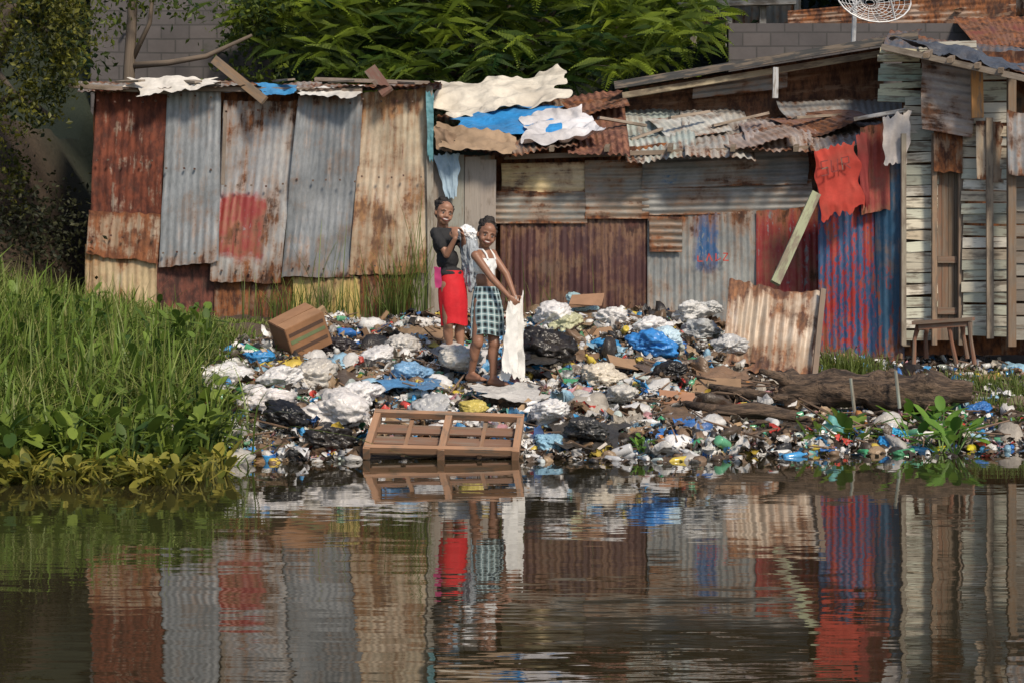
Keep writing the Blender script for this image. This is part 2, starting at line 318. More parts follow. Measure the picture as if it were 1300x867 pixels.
S(shB,'roof_patch_d',[(905,176),(1000,160),(1020,176),(930,194)],(19.2,19.2,18.4,18.4),metal('rp5',(.48,.42,.38),(.36,.28,.24),.36),bend=.06)
cloth('white_tarp',P(553,118,21.4),P(712,96,21.6),P(722,140,20.2),P(560,160,19.8),mt_white,shB,70,44,amp=.12,rag=.10,freq=1.3,col=(.66,.60,.50))
cloth('blue_tarp_roof',P(572,152,20.),P(712,134,20.3),P(712,172,19.0),P(590,178,18.9),mt_blue,shB,60,30,amp=.06,freq=1.6,col=(.035,.27,.62))
cloth('white_bag_roof',P(662,160,19.6),P(740,142,19.8),P(770,176,18.6),P(668,188,18.5),mt_white,shB,50,30,amp=.10,freq=2.4,col=(.72,.70,.71))
cloth('brown_tarp_eave',P(552,160,18.7),P(660,176,18.6),P(648,198,18.2),P(556,192,18.15),mt_white,shB,50,16,amp=.05,freq=3,col=(.36,.25,.16))
cloth('brown_cloth_hang',P(553,160,18.35),P(580,172,18.3),P(575,195,18.3),P(553,190,18.3),mt_white,shB,20,16,amp=.04,freq=5,col=(.30,.2,.13))
b=MB()
b.beam(P(640,200,18.6),P(1040,188,18.6),.06,.05,(0,0,1),(.2,.15,.11))
for x in (700,770,850,930,1010): b.beam(P(x,190,18.2),P(x+6,178,20),.05,.05,(0,0,1),(.2,.15,.1))
for x,y,l,dy in ((760,150,60,10),(850,150,50,-8),(905,160,70,-16),(1010,150,60,-4),(800,178,40,-14)): b.beam(P(x,y,19.4),P(x+l,y+dy,19.6),.07,.03,(0,0,1),(.35,.28,.22))
b.beam(P(1036,246,17.9),P(984,360,17.4),.1,.05,(0,1,0),(.30,.32,.2))
b.beam(P(1140,140,18.3),P(1150,440,18.05),.08,.08,(0,1,0),(.2,.15,.1))
b.beam(P(985,86,18.9),P(984,125,18.9),.06,.04,(0,1,0),(.5,.5,.5))
b.beam(P(1084,152,18.1),P(1150,140,18.0),.04,.04,(0,0,1),(.5,.5,.5))
b.make('timber_frame',wd,shB)
redc=attr('red_cloth',.8,.35,.1)
ban=grp('red_cloth_banner')
cloth('cloth_panel',P(1033,192,17.95),P(1085,180,17.95),P(1097,262,17.9),P(1042,280,17.95),redc,ban,40,30,amp=.03,freq=4,col=(.52,.055,.035),vs=.4,rag=.06)
cloth('cloth_panel_b',P(1086,172,17.92),P(1100,168,17.92),P(1104,262,17.9),P(1094,264,17.95),redc,ban,10,30,amp=.03,freq=5,col=(.3,.04,.035),vs=.3)
m=MB()
def strokes(x0,y0,segs,d,sx=1,w=.013,col=(.22,.035,.03)):
    for a,b_,c_,e_ in segs: m.beam(P(x0+a*sx,y0+b_,d),P(x0+c_*sx,y0+e_,d),w,.002,(0,1,0),col)
strokes(1042,206,[(0,0,9,-2),(0,0,1,9),(1,9,9,7),(9,7,10,16),(1,18,10,16)],17.86)
strokes(1055,204,[(0,0,1,15),(1,15,9,13),(9,13,8,-2)],17.86); strokes(1068,201,[(0,0,9,-2),(9,-2,10,6),(0,0,2,15),(1,8,10,6),(5,8,12,13)],17.86)
m.make('faded_lettering',wdp,ban)
cloth('white_cloth_banner',P(1120,150,17.9),P(1158,140,17.9),P(1150,208,17.85),P(1122,210,17.9),attr('white_cloth',.8,.3,.1),None,30,24,amp=.02,freq=5,col=(.66,.6,.56),vs=.4)

shC=grp('rusty_metal_shed')
S(shC,'rusty_gable',[(800,112),(1122,60),(1122,160),(800,160)],(20.9,20.9,20.9,20.9),metal('gable',(.18,.10,.07),(.14,.085,.06),.66,(.06,.026,.016),(.20,.09,.045),axis='h'),'h',bend=.01)
dk=metal('dark_roof',(.08,.08,.085),(.05,.05,.05),.4)
S(shC,'dark_roof_edge',[(815,104),(1170,36),(1168,44),(780,110)],(24,24,20.2,20.4),dk,bend=.02)
b=MB(); b.beam(P(780,109,20.2),P(1165,45,20.0),.05,.09,(0,0,1),(.05,.05,.05)); b.beam(P(790,122,20.5),P(1120,68,20.5),.07,.07,(0,0,1),(.42,.36,.25))
b.beam(P(868,98,20.3),P(900,92,20.25),.04,.04,(0,0,1),(.5,.4,.3)); b.make('roof_fascia',wd,shC)
S(shC,'zinc_top_strip',[(880,105),(1000,88),(1000,112),(880,126)],20.7,metal('zts',ZD,ZB,.4,axis='h'),'h')

hs=grp('wooden_plank_house')
b=MB()
def boards(b,x0,x1,y0,y1,pitch,d0,d1,cols,slope=0.):
    y=y0
    while y<y1:
        c=random.choice(cols); k=U(.75,1.15); t=U(-1.8,1.8)
        b.beam(P(x0+U(-2,2),y+t,d0),P(x1+U(-2,2),y+slope+U(-2,2),d1),.022+.014*R(),(pitch-1.3)*d0/F,(0,.08,1),tuple(q*k for q in c),.003)
        y+=pitch+U(-.8,.9)
cw=[(.72,.66,.52),(.76,.70,.58),(.56,.56,.44),(.78,.73,.62),(.46,.46,.37),(.62,.52,.38),(.66,.66,.53)]
boards(b,1148,1190,172,432,14,18.0,17.9,cw)
boards(b,1222,1282,96,432,14,17.78,17.5,cw)
boards(b,1116,1169,66,130,9,18.15,18.0,[(.62,.6,.42),(.50,.54,.42),(.68,.62,.42),(.36,.45,.37)])
boards(b,1168,1240,58,82,10,17.98,17.9,[(.48,.48,.38),(.4,.38,.32)])
boards(b,1148,1172,130,176,12,18.0,17.95,cw)
b.make('plank_cladding',wdc,hs)
b=MB()
for x,w,c in ((1186,.05,(.3,.2,.13)),(1220,.06,(.28,.2,.14)),(1147,.05,(.3,.26,.2))): b.beam(P(x,170,17.82),P(x,438,17.82),w,.05,(0,1,0),c)
b.beam(P(1186,168,17.8),P(1222,168,17.8),.05,.06,(0,0,1),(.28,.2,.14))
for i in range(4): b.beam(P(1191.5+i*8,172,17.9),P(1191.5+i*8,432,17.9),.062,.02,(0,1,0),(.22-.02*i,.12,.075))
for y in (215,330,395): b.beam(P(1190,y,17.86),P(1218,y,17.86),.02,.07,(0,0,1),(.2,.12,.08))
b.beam(P(1284,96,17.3),P(1284,440,17.3),.08,.07,(0,1,0),(.2,.13,.08))
b.beam(P(1240,85,17.4),P(1241,150,17.4),.12,.03,(0,1,0),(.5,.24,.08))
b.beam(P(1256,150,17.52),P(1257,430,17.52),.07,.03,(0,1,0),(.36,.28,.2))
b.make('door_and_posts',wd,hs)
S(hs,'zinc_patch',[(1170,68),(1237,78),(1235,176),(1170,164)],(17.8,17.7,17.6,17.7),metal('zp',(.48,.43,.41),(.38,.33,.3),.34,axis='h'),'h',pitch=.09)
S(hs,'rust_patch',[(1185,165),(1222,170),(1222,220),(1186,216)],17.74,metal('rpx',(.25,.18,.14),(.2,.14,.1),.6))
S(hs,'rust_patch_b',[(1240,150),(1282,154),(1282,232),(1241,228)],17.5,metal('rpy',(.5,.44,.34),(.36,.28,.2),.45))
S(hs,'grey_side_sheet',[(1278,140),(1340,150),(1340,226),(1280,222)],(17.2,17.1,17.1,17.2),metal('gs',(.33,.34,.35),ZB,.3),)
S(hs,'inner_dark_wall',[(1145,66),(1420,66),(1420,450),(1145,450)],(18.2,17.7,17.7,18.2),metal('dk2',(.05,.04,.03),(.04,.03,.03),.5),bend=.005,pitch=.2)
boards_b=MB(); boards(boards_b,1288,1420,230,440,16,17.45,17.2,[(.3,.28,.24),(.2,.17,.14)]); boards_b.make('far_cladding',wdp,hs)
S(hs,'roof',[(1130,38),(1420,84),(1420,112),(1120,60)],(22,21.5,16.9,17.7),metal('hroof',(.1,.11,.13),(.08,.08,.08),.35),bend=.05)
cloth('roof_tarp',P(1128,50,18),P(1300,84,17.4),P(1300,100,16.9),P(1165,62,17.6),attr('dark_tarp',.5,.3,crumple=8),hs,50,14,amp=.05,col=(.07,.08,.10))
b=MB(); b.beam(P(1120,60,17.6),P(1300,100,16.9),.07,.06,(0,0,1),(.3,.25,.2)); 
for x in (1175,1205,1240,1270): b.beam(P(x,66+(x-1150)*.2,16.9),P(x+10,58+(x-1150)*.22,18),.05,.05,(0,0,1),(.25,.18,.12))
b.make('eave_poles',wd,hs)
dish=grp('satellite_dish'); b=MB(); c0=P(1108,-2,20.2); Rr=.46; ax=Vector((.15,-.88,.42)).normalized(); s1=ax.cross(Vector((0,0,1))).normalized(); s2=s1.cross(ax)
def dp(r,a): return c0+s1*math.cos(a)*r*Rr+s2*math.sin(a)*r*Rr*.8+ax*(r*r*.14-.1)
gc=(.62,.62,.62)
for r in (.12,.25,.38,.5,.62,.74,.86,1.): b.tube([dp(r,a*math.pi/12) for a in range(25)],[.004 if r<1 else .010]*25,5,gc)
for a in range(24): b.tube([dp(r/6,a*math.pi/12) for r in range(1,7)],[.004]*6,5,gc)
b.make('mesh_reflector',attr('dish_paint',.4,.1),dish)
b=MB(); b.tube([P(1083,60,20.3),P(1086,-5,20.3),c0],[.03,.03,.025],8,(.5,.5,.5)); b.tube([dp(.95,4.2),c0+ax*.42],[.012,.012],6,gc); b.tube([dp(.95,5.6),c0+ax*.42],[.012,.012],6,gc); b.tube([c0+ax*.36,c0+ax*.46],[.03,.04],8,(.7,.7,.7)); b.make('mast_and_feed',attr('mast_paint',.4,.2),dish)
g=G('concrete_blocks'); m_=g.uv('m'); br=g.n('ShaderNodeTexBrick',{},{'Vector':m_,'Color1':(.105,.093,.092,1),'Color2':(.08,.073,.074,1),'Mortar':(.06,.056,.055,1),'Scale':1.,'Mortar Size':.012,'Brick Width':.4,'Row Height':.2})
n1=g.noise(m_,1.1,5,.68); c=g.mix(1.,br.outputs[0],g.mix(n1,(.35,)*3,(1.6,)*3),'MULTIPLY'); c=g.mix(g.step(n1,.56,.7,0,.6),c,(.03,.035,.02))
mblk=g.fin(g.pr(c,.9,0,g.bump(br.outputs[1],.5,-.01)))
def wall(name,x0,x1,y0,y1,d0,d1,mat):
    a,b_,c_,e=P(x0,y0,d0),P(x1,y0,d1),P(x1,y1,d1),P(x0,y1,d0); t=Vector((0,.25,0)); W=(b_-a).length; Hh=(a-e).length
    v=[a,b_,c_,e,a+t,b_+t,c_+t,e+t]; uv=[(0,Hh),(W,Hh),(W,0),(0,0)]*2
    return mk(name,[tuple(q) for q in v],[(0,3,2,1),(4,5,6,7),(0,1,5,4),(1,2,6,5),(2,3,7,6),(3,0,4,7)],mat,uvm=uv)
wall('concrete_block_wall',115,345,-45,190,24.6,25.2,mblk)
wall('concrete_block_wall',925,1500,30,130,24.6,24.2,mblk)
up=grp('hillside_house')
S(up,'rusty_wall',[(1000,14),(1290,-10),(1290,60),(1000,60)],25.5,metal('hw',(.2,.16,.14),(.15,.1,.08),.6,axis='h'),'h')
S(up,'upper_wall',[(1150,-130),(1460,-120),(1460,20),(1150,20)],26.5,metal('hw2',(.28,.22,.19),(.2,.15,.13),.5),pitch=.12)
S(up,'grey_wall',[(865,-70),(1010,-70),(1010,45),(865,45)],26.8,metal('hw3',(.26,.26,.24),(.17,.17,.17),.4),pitch=.12)
S(up,'roof',[(850,-120),(1480,-150),(1480,-108),(850,-62)],(30,30,25,25.2),metal('hwr',(.2,.2,.2),(.15,.12,.1),.55))
S(up,'red_roof_piece',[(1210,20),(1330,22),(1330,60),(1240,62)],(24.5,24.5,23,23),metal('hwr2',(.22,.05,.045),(.17,.08,.07),.5))
b=MB()
for x in (880,925,968,1012,1150): b.beam(P(x,-40,26.2),P(x,60,26.2),.1,.1,(0,1,0),(.35,.33,.3))
b.beam(P(860,6,26),P(1010,2,26),.1,.1,(0,0,1),(.45,.42,.38)); b.make('posts',wd,up)
# ---------------------------------------------------------------- vegetation
mleaf=attr('leaves',.5,0,.35,.4,3); mleafd=attr('leaves_dark',.6,0,0,.3,3); bark=wood('bark',.5,.9)
def lerp3(a,b,t): return np.array(a)[None]*(1-t[:,None])+np.array(b)[None]*t[:,None]
def frond(n=15,L=1.,lw=.017,ll=.155):
    v=[];f=[]
    def q(a,b,w):
        d=(b-a).normalized(); s=d.cross(Vector((0,0,1))).normalized()*w; o=len(v)
        v.extend([tuple(a-s*.4),tuple(a+(b-a)*.6-s),tuple(b),tuple(a+(b-a)*.6+s)]); f.append((o,o+1,o+2)); f.append((o,o+2,o+3))
    for i in range(n):
        t=(i+1)/n; c=Vector((t*L,0,.10*math.sin(t*2)-.38*t*t)); le=ll*(math.sin(math.pi*min(1,t*.85+.12))**.6+.1)
        for s in (-1,1): q(c,c+Vector((le*.35,s*le,-.045+U(-.02,.02))),lw)
    o=len(v); v.extend([(0,-.006,0),(0,.006,0),(L*.5,0,0.0),(L,0,-.28)]); f.append((o,o+1,o+2)); f.append((o+2,o+1,o+3))
    return np.array(v),np.array(f)
def tree_poinciana():
    t=grp('flame_tree'); big=Big(); pads=[]; b=MB()
    root=P(650,260,24.6); hub=P(640,110,24.6)
    b.tube([root,root.lerp(hub,.5)+Vector((.1,0,0)),hub],[.22,.18,.15],10,(.07,.055,.04),.1)
    # even coverage: jittered grid of leaf pads
    for gx in range(15):
        for gy in range(9):
            for rep in range(2):
                x=330+gx*41+U(-20,20)+ (20 if gy%2 else 0); y=-112+gy*27+U(-11,11)
                cx=(x-610)/302; cy=(y-5)/114
                if cx*cx+cy*cy>1: continue
                if x>730 and y>92-(x-730)*.12: continue
                pads.append((P(x,y,(U(22.3,23.6) if rep==0 else U(23.8,25.4))),rep))
    for p,_ in pads[::9]: 
        mid=hub.lerp(p,.5)+Vector((0,.3,.2)); b.tube([hub,mid,p+Vector((0,.2,-.03))],[.06,.035,.012],6,(.06,.045,.035))
    b.make('trunk_and_limbs',bark,t,True)
    tv,tf=frond()
    for p,rep in pads:
        N=19; yaw=np.random.rand(N)*6.283; pit=np.random.randn(N)*.25+.0
        cz,sz,cp,sp=np.cos(yaw),np.sin(yaw),np.cos(pit),np.sin(pit)
        rot=np.stack([cz*cp,-sz,cz*sp,sz*cp,cz,sz*sp,-sp,np.zeros(N),cp],1).reshape(N,3,3)
        pos=np.array(p)[None]+np.random.randn(N,3)*np.array([.20,.22,.09])
        k=np.clip(np.random.rand(N)*.5+(.38 if p.x>1 else .12)+ (p.z-4.5)*.12 + U(-.35,.3)-(.25 if rep else 0),0,1)  # sunlit right side and top, shaded back layer painted into the frond colour
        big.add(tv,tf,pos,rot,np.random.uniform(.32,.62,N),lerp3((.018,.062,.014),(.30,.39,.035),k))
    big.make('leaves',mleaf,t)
tree_poinciana()
lv=np.array([(0,0,0),(.5,-.28,.05),(1,0,-.05),(.5,.28,.05)]); lf=np.array([(0,1,2),(0,2,3)])
def leafmass(name,centers,per,spread,size,ca,cb,mat,parent=None,tilt=.9):
    big=Big()
    for c in centers:
        N=per; pos=np.array(c)[None]+np.random.randn(N,3)*np.array(spread)
        k=np.clip(np.random.rand(N)*.6+U(-.3,.5),0,1)
        big.add(lv,lf,pos,rotm(N,tilt),np.random.uniform(.6,1.3,N)*size,lerp3(ca,cb,k))
    return big.make(name,mat,parent)
cs=[]
for i in range(420):
    x=U(-120,1420); d=U(26.5,31); y=U(-190,170)
    cs.append(P(x,y,d))
for i in range(120): cs.append(P(U(-150,420),U(-160,160),U(25.8,27.5)))
leafmass('hillside_foliage',cs,65,(.5,.45,.35),.2,(.010,.022,.008),(.05,.085,.022),mleafd)
t=grp('leafy_tree'); b=MB(); b.tube([P(-60,470,18.9),P(-40,250,19.1),P(-10,60,19),P(40,-60,18.8)],[.22,.17,.13,.08],10,(.1,.08,.06),.15)
for e in ((60,40),(100,10),(20,120),(70,150)): b.tube([P(-30,150,19.1),P((e[0]-30)/2,e[1]-30,18.9),P(e[0],e[1],18.3)],[.07,.045,.02],6,(.1,.08,.06))
b.make('trunk_and_limbs',bark,t,True)
cs=[]
for i in range(84):
    x=U(-120,112)-20*R(); y=U(-120,90 if x>60 else 230); d=U(17.6,19.2)
    for k in range(random.randint(2,6)): cs.append(P(x+U(-4,4),y+k*13,d))
leafmass('leaves',cs,40,(.085,.12,.085),.07,(.018,.032,.008),(.23,.22,.03),mleaf,t)
t=grp('bare_branch_tree'); b=MB()
b.tube([P(160,200,22.5),P(164,90,22.5),P(168,20,22.4),P(172,-90,22.2)],[.09,.08,.07,.05],8,(.16,.11,.08),.1)
b.tube([P(166,84,22.5),P(215,80,22.3),P(262,72,22.2),P(320,45,22.1)],[.05,.04,.035,.02],7,(.16,.11,.08),.1)
b.tube([P(166,80,22.5),P(190,30,22.3),P(200,-60,22.2)],[.04,.03,.02],7,(.16,.11,.08),.1)
b.make('trunk_and_limbs',bark,t,True)
cs=[P(U(150,345),U(-95,14),U(21.6,22.8)) for i in range(34)]+[P(U(300,350),U(10,115),U(22,23)) for i in range(18)]+[P(U(100,135),U(-60,90),U(22,23)) for i in range(10)]
leafmass('leaves',cs,45,(.18,.18,.12),.1,(.02,.045,.012),(.18,.23,.03),mleaf,t)
cs=[P(U(-60,112),U(240,330),U(18.2,19.3)) for i in range(40)]
leafmass('bank_bushes',cs,50,(.2,.15,.15),.07,(.012,.016,.008),(.05,.05,.02),mleafd)
def gb(y): return np.interp(y,[11.5,12.5,14,15.5,16.5,17.5,18.5],[-1.95,-2.05,-2.45,-2.6,-2.1,-1.7,-1.1])
def blades(big,x,y,h,w,ca,cb,leanm=.45,z=None):
    N=len(x); z0=gz(x,y)-.03 if z is None else z
    an=np.random.rand(N)*6.283; ln=np.abs(np.random.randn(N))*leanm+.08; wa=an+1.57+np.random.randn(N)*.4
    T=np.array([0,.3,.55,.8,1.]); vs=[];cs=[]; rr=np.random.rand(N)*.35
    for t in T:
        cx=x+np.cos(an)*ln*h*t**1.8; cy=y+np.sin(an)*ln*h*t**1.8; cz=z0+h*(t-.42*ln*t**2.6)
        ww=w*(1-t)**.6*.5+.0008
        for s in (-1,1): vs.append(np.stack([cx+s*np.cos(wa)*ww,cy+s*np.sin(wa)*ww,cz],1))
        k=np.clip(t*.65+rr,0,1); c=lerp3(ca,cb,k); cs+= [c,c]  # shade low in the blades painted into the colour: dark base, brighter tip
    v=np.stack(vs,1).reshape(-1,3); c=np.stack(cs,1).reshape(-1,3)
    q=np.array([[2*i,2*i+1,2*i+3,2*i+2] for i in range(4)])
    f=(q[None]+(np.arange(N)*10)[:,None,None]).reshape(-1,4)
    big.raw(v,f,c)
big=Big()
N=32000; x=np.random.uniform(-7.2,-1.2,N); y=np.random.uniform(11.5,18.35,N); k=x<gb(y)+np.random.randn(N)*.14; x=x[k];y=y[k]
dist=np.clip((gb(y)-x),0,2.5); cl=np.array([noise.noise(Vector((a*1.5,b_*1.5,0)))+.9*noise.noise(Vector((a*3.6,b_*3.6,5))) for a,b_ in zip(x,y)])
keep=(cl+np.random.randn(len(x))*.25)>-.38; x=x[keep];y=y[keep];dist=dist[keep];cl=cl[keep]
h=(.34+.22*dist+.5*cl)*np.random.uniform(.5,1.35,len(x)); h=np.clip(h,.10,1.05)*np.interp(y,[11.5,13,18],[.75,1,1])
pxx=650+x*F/y; top=np.interp(pxx,[-50,0,110,200,300,400],[300,314,350,374,400,416])-cl*20+10
zm=1.15-(top-383)*y/F-gz(x,y); h=np.minimum(h,np.clip(zm,.06,2)*np.random.uniform(.6,1.2,len(x)))
a1=len(x)//3; a2=2*a1
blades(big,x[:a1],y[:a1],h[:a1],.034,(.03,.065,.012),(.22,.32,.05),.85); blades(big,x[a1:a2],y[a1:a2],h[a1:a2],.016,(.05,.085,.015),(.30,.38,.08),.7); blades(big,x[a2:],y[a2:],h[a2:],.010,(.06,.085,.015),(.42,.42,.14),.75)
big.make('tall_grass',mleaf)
big=Big()
def clump(px,d,n,hh,sp=.2):
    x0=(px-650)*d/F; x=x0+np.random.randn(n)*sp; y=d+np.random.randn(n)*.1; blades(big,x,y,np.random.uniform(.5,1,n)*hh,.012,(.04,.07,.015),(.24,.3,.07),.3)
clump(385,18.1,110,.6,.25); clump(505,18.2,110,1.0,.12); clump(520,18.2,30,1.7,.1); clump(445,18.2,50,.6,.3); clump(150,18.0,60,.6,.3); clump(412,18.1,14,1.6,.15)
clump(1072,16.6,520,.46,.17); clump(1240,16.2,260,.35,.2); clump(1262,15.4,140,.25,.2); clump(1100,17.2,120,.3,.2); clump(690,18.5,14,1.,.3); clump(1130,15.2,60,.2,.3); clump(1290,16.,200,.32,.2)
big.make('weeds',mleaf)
def disc_leaf():
    v=[(0,0,0)]; n=9
    for i in range(n):
        a=2*math.pi*i/n; v.append((.5+.5*math.cos(a),.40*math.sin(a),.10*abs(math.sin(a))-.05*(math.cos(a)+1)))
    v[0]=(.5,0,-.02); f=[(0,1+i,1+(i+1)%n) for i in range(n)]
    return np.array(v),np.array(f)
dv,df=disc_leaf()
def rosettes(name,pts,size,ca,cb,tall=.2,mat=mleaf,nl=9):
    big=Big()
    for (x,y,z) in pts:
        n=nl; an=np.random.rand(n)*6.283; r=np.random.uniform(.03,.15,n)*size/.1; hh=np.random.uniform(.25,1.,n)*tall
        pos=np.stack([x+np.cos(an)*r,y+np.sin(an)*r,z+hh],1)
        pit=np.random.uniform(-1.1,.5,n); cz,sz,cp,sp=np.cos(an),np.sin(an),np.cos(pit),np.sin(pit)
        rot=np.stack([cz*cp,-sz,cz*sp,sz*cp,cz,sz*sp,-sp,np.zeros(n),cp],1).reshape(n,3,3)
        k=np.random.rand(n); col=lerp3(ca,cb,k); s_=np.random.uniform(.55,1.4,n)*size
        big.add(dv,df,pos,rot,np.stack([s_*1.3,s_*.85,s_],1),col)
        a=np.stack([np.full(n,x),np.full(n,y),np.full(n,z-.02)],1); w=np.array([.006,0,0])
        v=np.stack([a-w,a+w,pos+w,pos-w],1).reshape(-1,3); f=np.array([0,1,2,3])[None]+(np.arange(n)*4)[:,None]
        # stalks as two triangles to match the leaf faces
        f=np.concatenate([f[:,[0,1,2]],f[:,[0,2,3]]]); big.raw(v,f,np.repeat(col*.8,4,0))
    return big.make(name,mat,None,True)
pts=[]
for i in range(420):
    x=U(-7,-2.1); y=U(11.1,13.3)
    if x>gb(y)+.0 : continue
    pts.append((x,y,max(0.,gzs(x,y))))
rosettes('water_hyacinth_bed',pts,.10,(.04,.085,.015),(.26,.34,.05),.34)
pts=[]
for i in range(120):
    x=U(-7,-2.3); y=U(13.2,16.)
    if x>gb(y)-.1: continue
    pts.append((x,y,gzs(x,y)+.08+.1*R()))
rosettes('broadleaf_weeds',pts,.09,(.035,.08,.015),(.22,.32,.05),.40,nl=11)
pts=[(U(-6.5,-1.9),U(10.7,11.7),0) for i in range(190)]
rosettes('water_hyacinth_fringe',pts,.08,(.09,.11,.015),(.40,.35,.06),.12)
def pd(px,py): d=F*H/(py-383); return ((px-650)*d/F,d,0)
rosettes('water_hyacinth',[pd(1175+U(-22,22),560+U(-8,8)) for i in range(9)],.12,(.05,.14,.02),(.2,.36,.05),.26)
rosettes('water_hyacinth',[pd(1070+U(-30,30),562+U(-8,8)) for i in range(9)],.10,(.06,.14,.02),(.25,.36,.06),.17)
rosettes('water_hyacinth',[pd(1210+U(-15,15),572+U(-8,8)) for i in range(5)],.11,(.05,.14,.02),(.2,.36,.05),.18)
rosettes('water_hyacinth',[pd(1270+U(-20,20),556+U(-5,5)) for i in range(6)],.08,(.05,.12,.02),(.2,.3,.05),.12)
rosettes('water_hyacinth',[pd(960+U(-25,25),566+U(-5,5)) for i in range(4)],.07,(.05,.14,.02),(.2,.36,.05),.12)
rosettes('water_hyacinth',[pd(812+U(-8,8),578+U(-3,3)) for i in range(2)],.06,(.05,.14,.02),(.2,.36,.05),.12)
# ---------------------------------------------------------------- garbage
def bag_t(sub,seed):
    bm=bmesh.new(); bmesh.ops.create_icosphere(bm,subdivisions=sub,radius=1)
    for v in bm.verts:
        p=v.co.copy(); q=p*1.1+Vector((seed*7.1,seed,3)); r=1+.6*noise.noise(q)
        r+=.30*(1-2.4*abs(noise.noise(q*2.1)))*.6+.15*(1-2.4*abs(noise.noise(q*4.3+Vector((3,3,3)))))
        if sub>3: r+=.055*(1-2.4*abs(noise.noise(q*9)))
        v.co=p*r; v.co.z*=.58
    bmesh.ops.triangulate(bm,faces=bm.faces); v=np.array([tuple(a.co) for a in bm.verts]); f=np.array([[a.index for a in q.verts] for q in bm.faces]); bm.free(); return v,f
def sheet_t(seed,n=8):
    v=[];f=[]
    for j in range(n):
        for i in range(n):
            x=i/(n-1)-.5;y=j/(n-1)-.5; q=Vector((x*3.3,y*3.3,seed*5.3))
            v.append((x*1.6+.4*noise.noise(q+Vector((9,0,0))),y*1.3+.4*noise.noise(q+Vector((0,9,0))),.6*(.4-1.6*abs(noise.noise(q)))+.35*noise.noise(q*2.6)))
    for j in range(n-1):
        for i in range(n-1):
            a=j*n+i; f+=[(a,a+1,a+n+1),(a,a+n+1,a+n)]
    return np.array(v),np.array(f)
def lathe_t(prof,n=9):
    v=[];f=[]
    for z,r in prof:
        for k in range(n): a=2*math.pi*k/n; v.append((z,r*math.cos(a),r*math.sin(a)))
    for i in range(len(prof)-1):
        for k in range(n):
            k2=(k+1)%n; a=i*n+k;b_=i*n+k2;c_=a+n;d_=b_+n; f+=[(a,b_,d_),(a,d_,c_)]
    return np.array(v),np.array(f)
def fold_t(): return np.array([(-.5,-.35,0),(.1,-.4,.15),(.5,-.3,-.05),(-.45,.35,.05),(.05,.4,.22),(.5,.3,0)]),np.array([(0,1,4),(0,4,3),(1,2,5),(1,5,4)])
def box_t():
    v=np.array([(x,y,z) for x in(-.5,.5) for y in(-.35,.35) for z in(-.12,.12)]); f=np.array([(0,1,3),(0,3,2),(4,6,7),(4,7,5),(0,4,5),(0,5,1),(2,3,7),(2,7,6),(0,2,6),(0,6,4),(1,5,7),(1,7,3)]); return v,f
PAL=[((.78,.76,.73),20),((.58,.55,.51),13),((.46,.41,.34),10),((.84,.83,.82),7),((.04,.17,.48),4.),((.06,.31,.62),4.),((.30,.50,.64),4),((.025,.025,.027),10),((.08,.058,.042),13),((.20,.13,.08),13),((.36,.25,.15),8),((.66,.48,.08),1.8),((.52,.05,.035),2.2),((.05,.25,.11),1.6),((.15,.43,.4),1.3),((.6,.3,.32),1.),((.55,.23,.06),1.3)]
PW=np.array([p[1] for p in PAL],float);PW/=PW.sum();PC=np.array([p[0] for p in PAL])
PD=[((.045,.034,.026),32),((.11,.075,.05),27),((.22,.15,.095),16),((.32,.26,.2),9),((.6,.57,.53),12),((.08,.27,.48),3),((.5,.38,.08),1.5),((.42,.07,.05),1.5)]
PWD=np.array([p[1] for p in PD],float);PWD/=PWD.sum();PCD=np.array([p[0] for p in PD])
def pcol(N,dark=False): 
    return (PCD[np.random.choice(len(PD),N,p=PWD)] if dark else PC[np.random.choice(len(PAL),N,p=PW)])*np.random.uniform(.72,1.08,(N,1))
def scatter(N,loose=1.):
    xs_=[];ys_=[]
    while len(xs_)<N:
        x=U(-2.7,5.2); y=U(12.2,18.6); t=y-float(shore(x))
        if t<-.08: continue
        if x<float(gb(y))-.2*R(): continue
        if -1.2<x<.12 and y<12.95: continue
        pr=.95+.7*noise.noise(Vector((x*1.6,y*1.6,8)))
        edge=np.interp(y,[12.8,13.6,15,16.,16.5,18.5],[2.0,1.2,1.6,1.9,2.3,2.3])+.3*noise.noise(Vector((x*2,y*2,4)))
        if x>edge: pr=.5*loose if t<.6 else .10*loose
        if y>17.6 and x<-.2: pr=.35
        if R()<pr: xs_.append(x);ys_.append(y)
    return np.array(xs_),np.array(ys_)
mplast=attr('plastic_litter',.42,.45,0,.5,16,crumple=30,cs=.4); mpap=attr('paper_litter',.65,.45,0,.3,16)
big=Big(); bigf=Big()
def put(B_,tv,tf,N,smin,smax,tilt,lift,pw=1.6,aniso=.25,cols=None,dark=False,loose=1.):
    x,y=scatter(N,loose); s=smin+(smax-smin)*np.random.rand(N)**pw
    z=gz(x,y)+np.array([noise.noise(Vector((float(a)*1.7,float(b)*1.7,3)))*.06 for a,b in zip(x,y)])+np.random.rand(N)*lift+s*.15
    sc=s[:,None]*np.random.uniform(1-aniso,1+aniso,(N,3))
    B_.add(tv,tf,np.stack([x,y,z],1),rotm(N,tilt),sc,pcol(N,dark) if cols is None else cols)
for i in range(7): put(big,*bag_t(3,i+1),24,.06,.14,.6,.03)
for i in range(8): put(big,*bag_t(2,i+11),140,.025,.07,.9,.045)
for i in range(12): put(big,*sheet_t(i+1),290,.05,.15,.5,.055,2.)
for i in range(8): put(big,*sheet_t(i+31,5),600,.02,.065,.8,.065)
put(bigf,*fold_t(),11000,.015,.055,.8,.07,2.)
put(bigf,*fold_t(),17000,.012,.06,.9,.07,1.6,.4,None,True,2.)
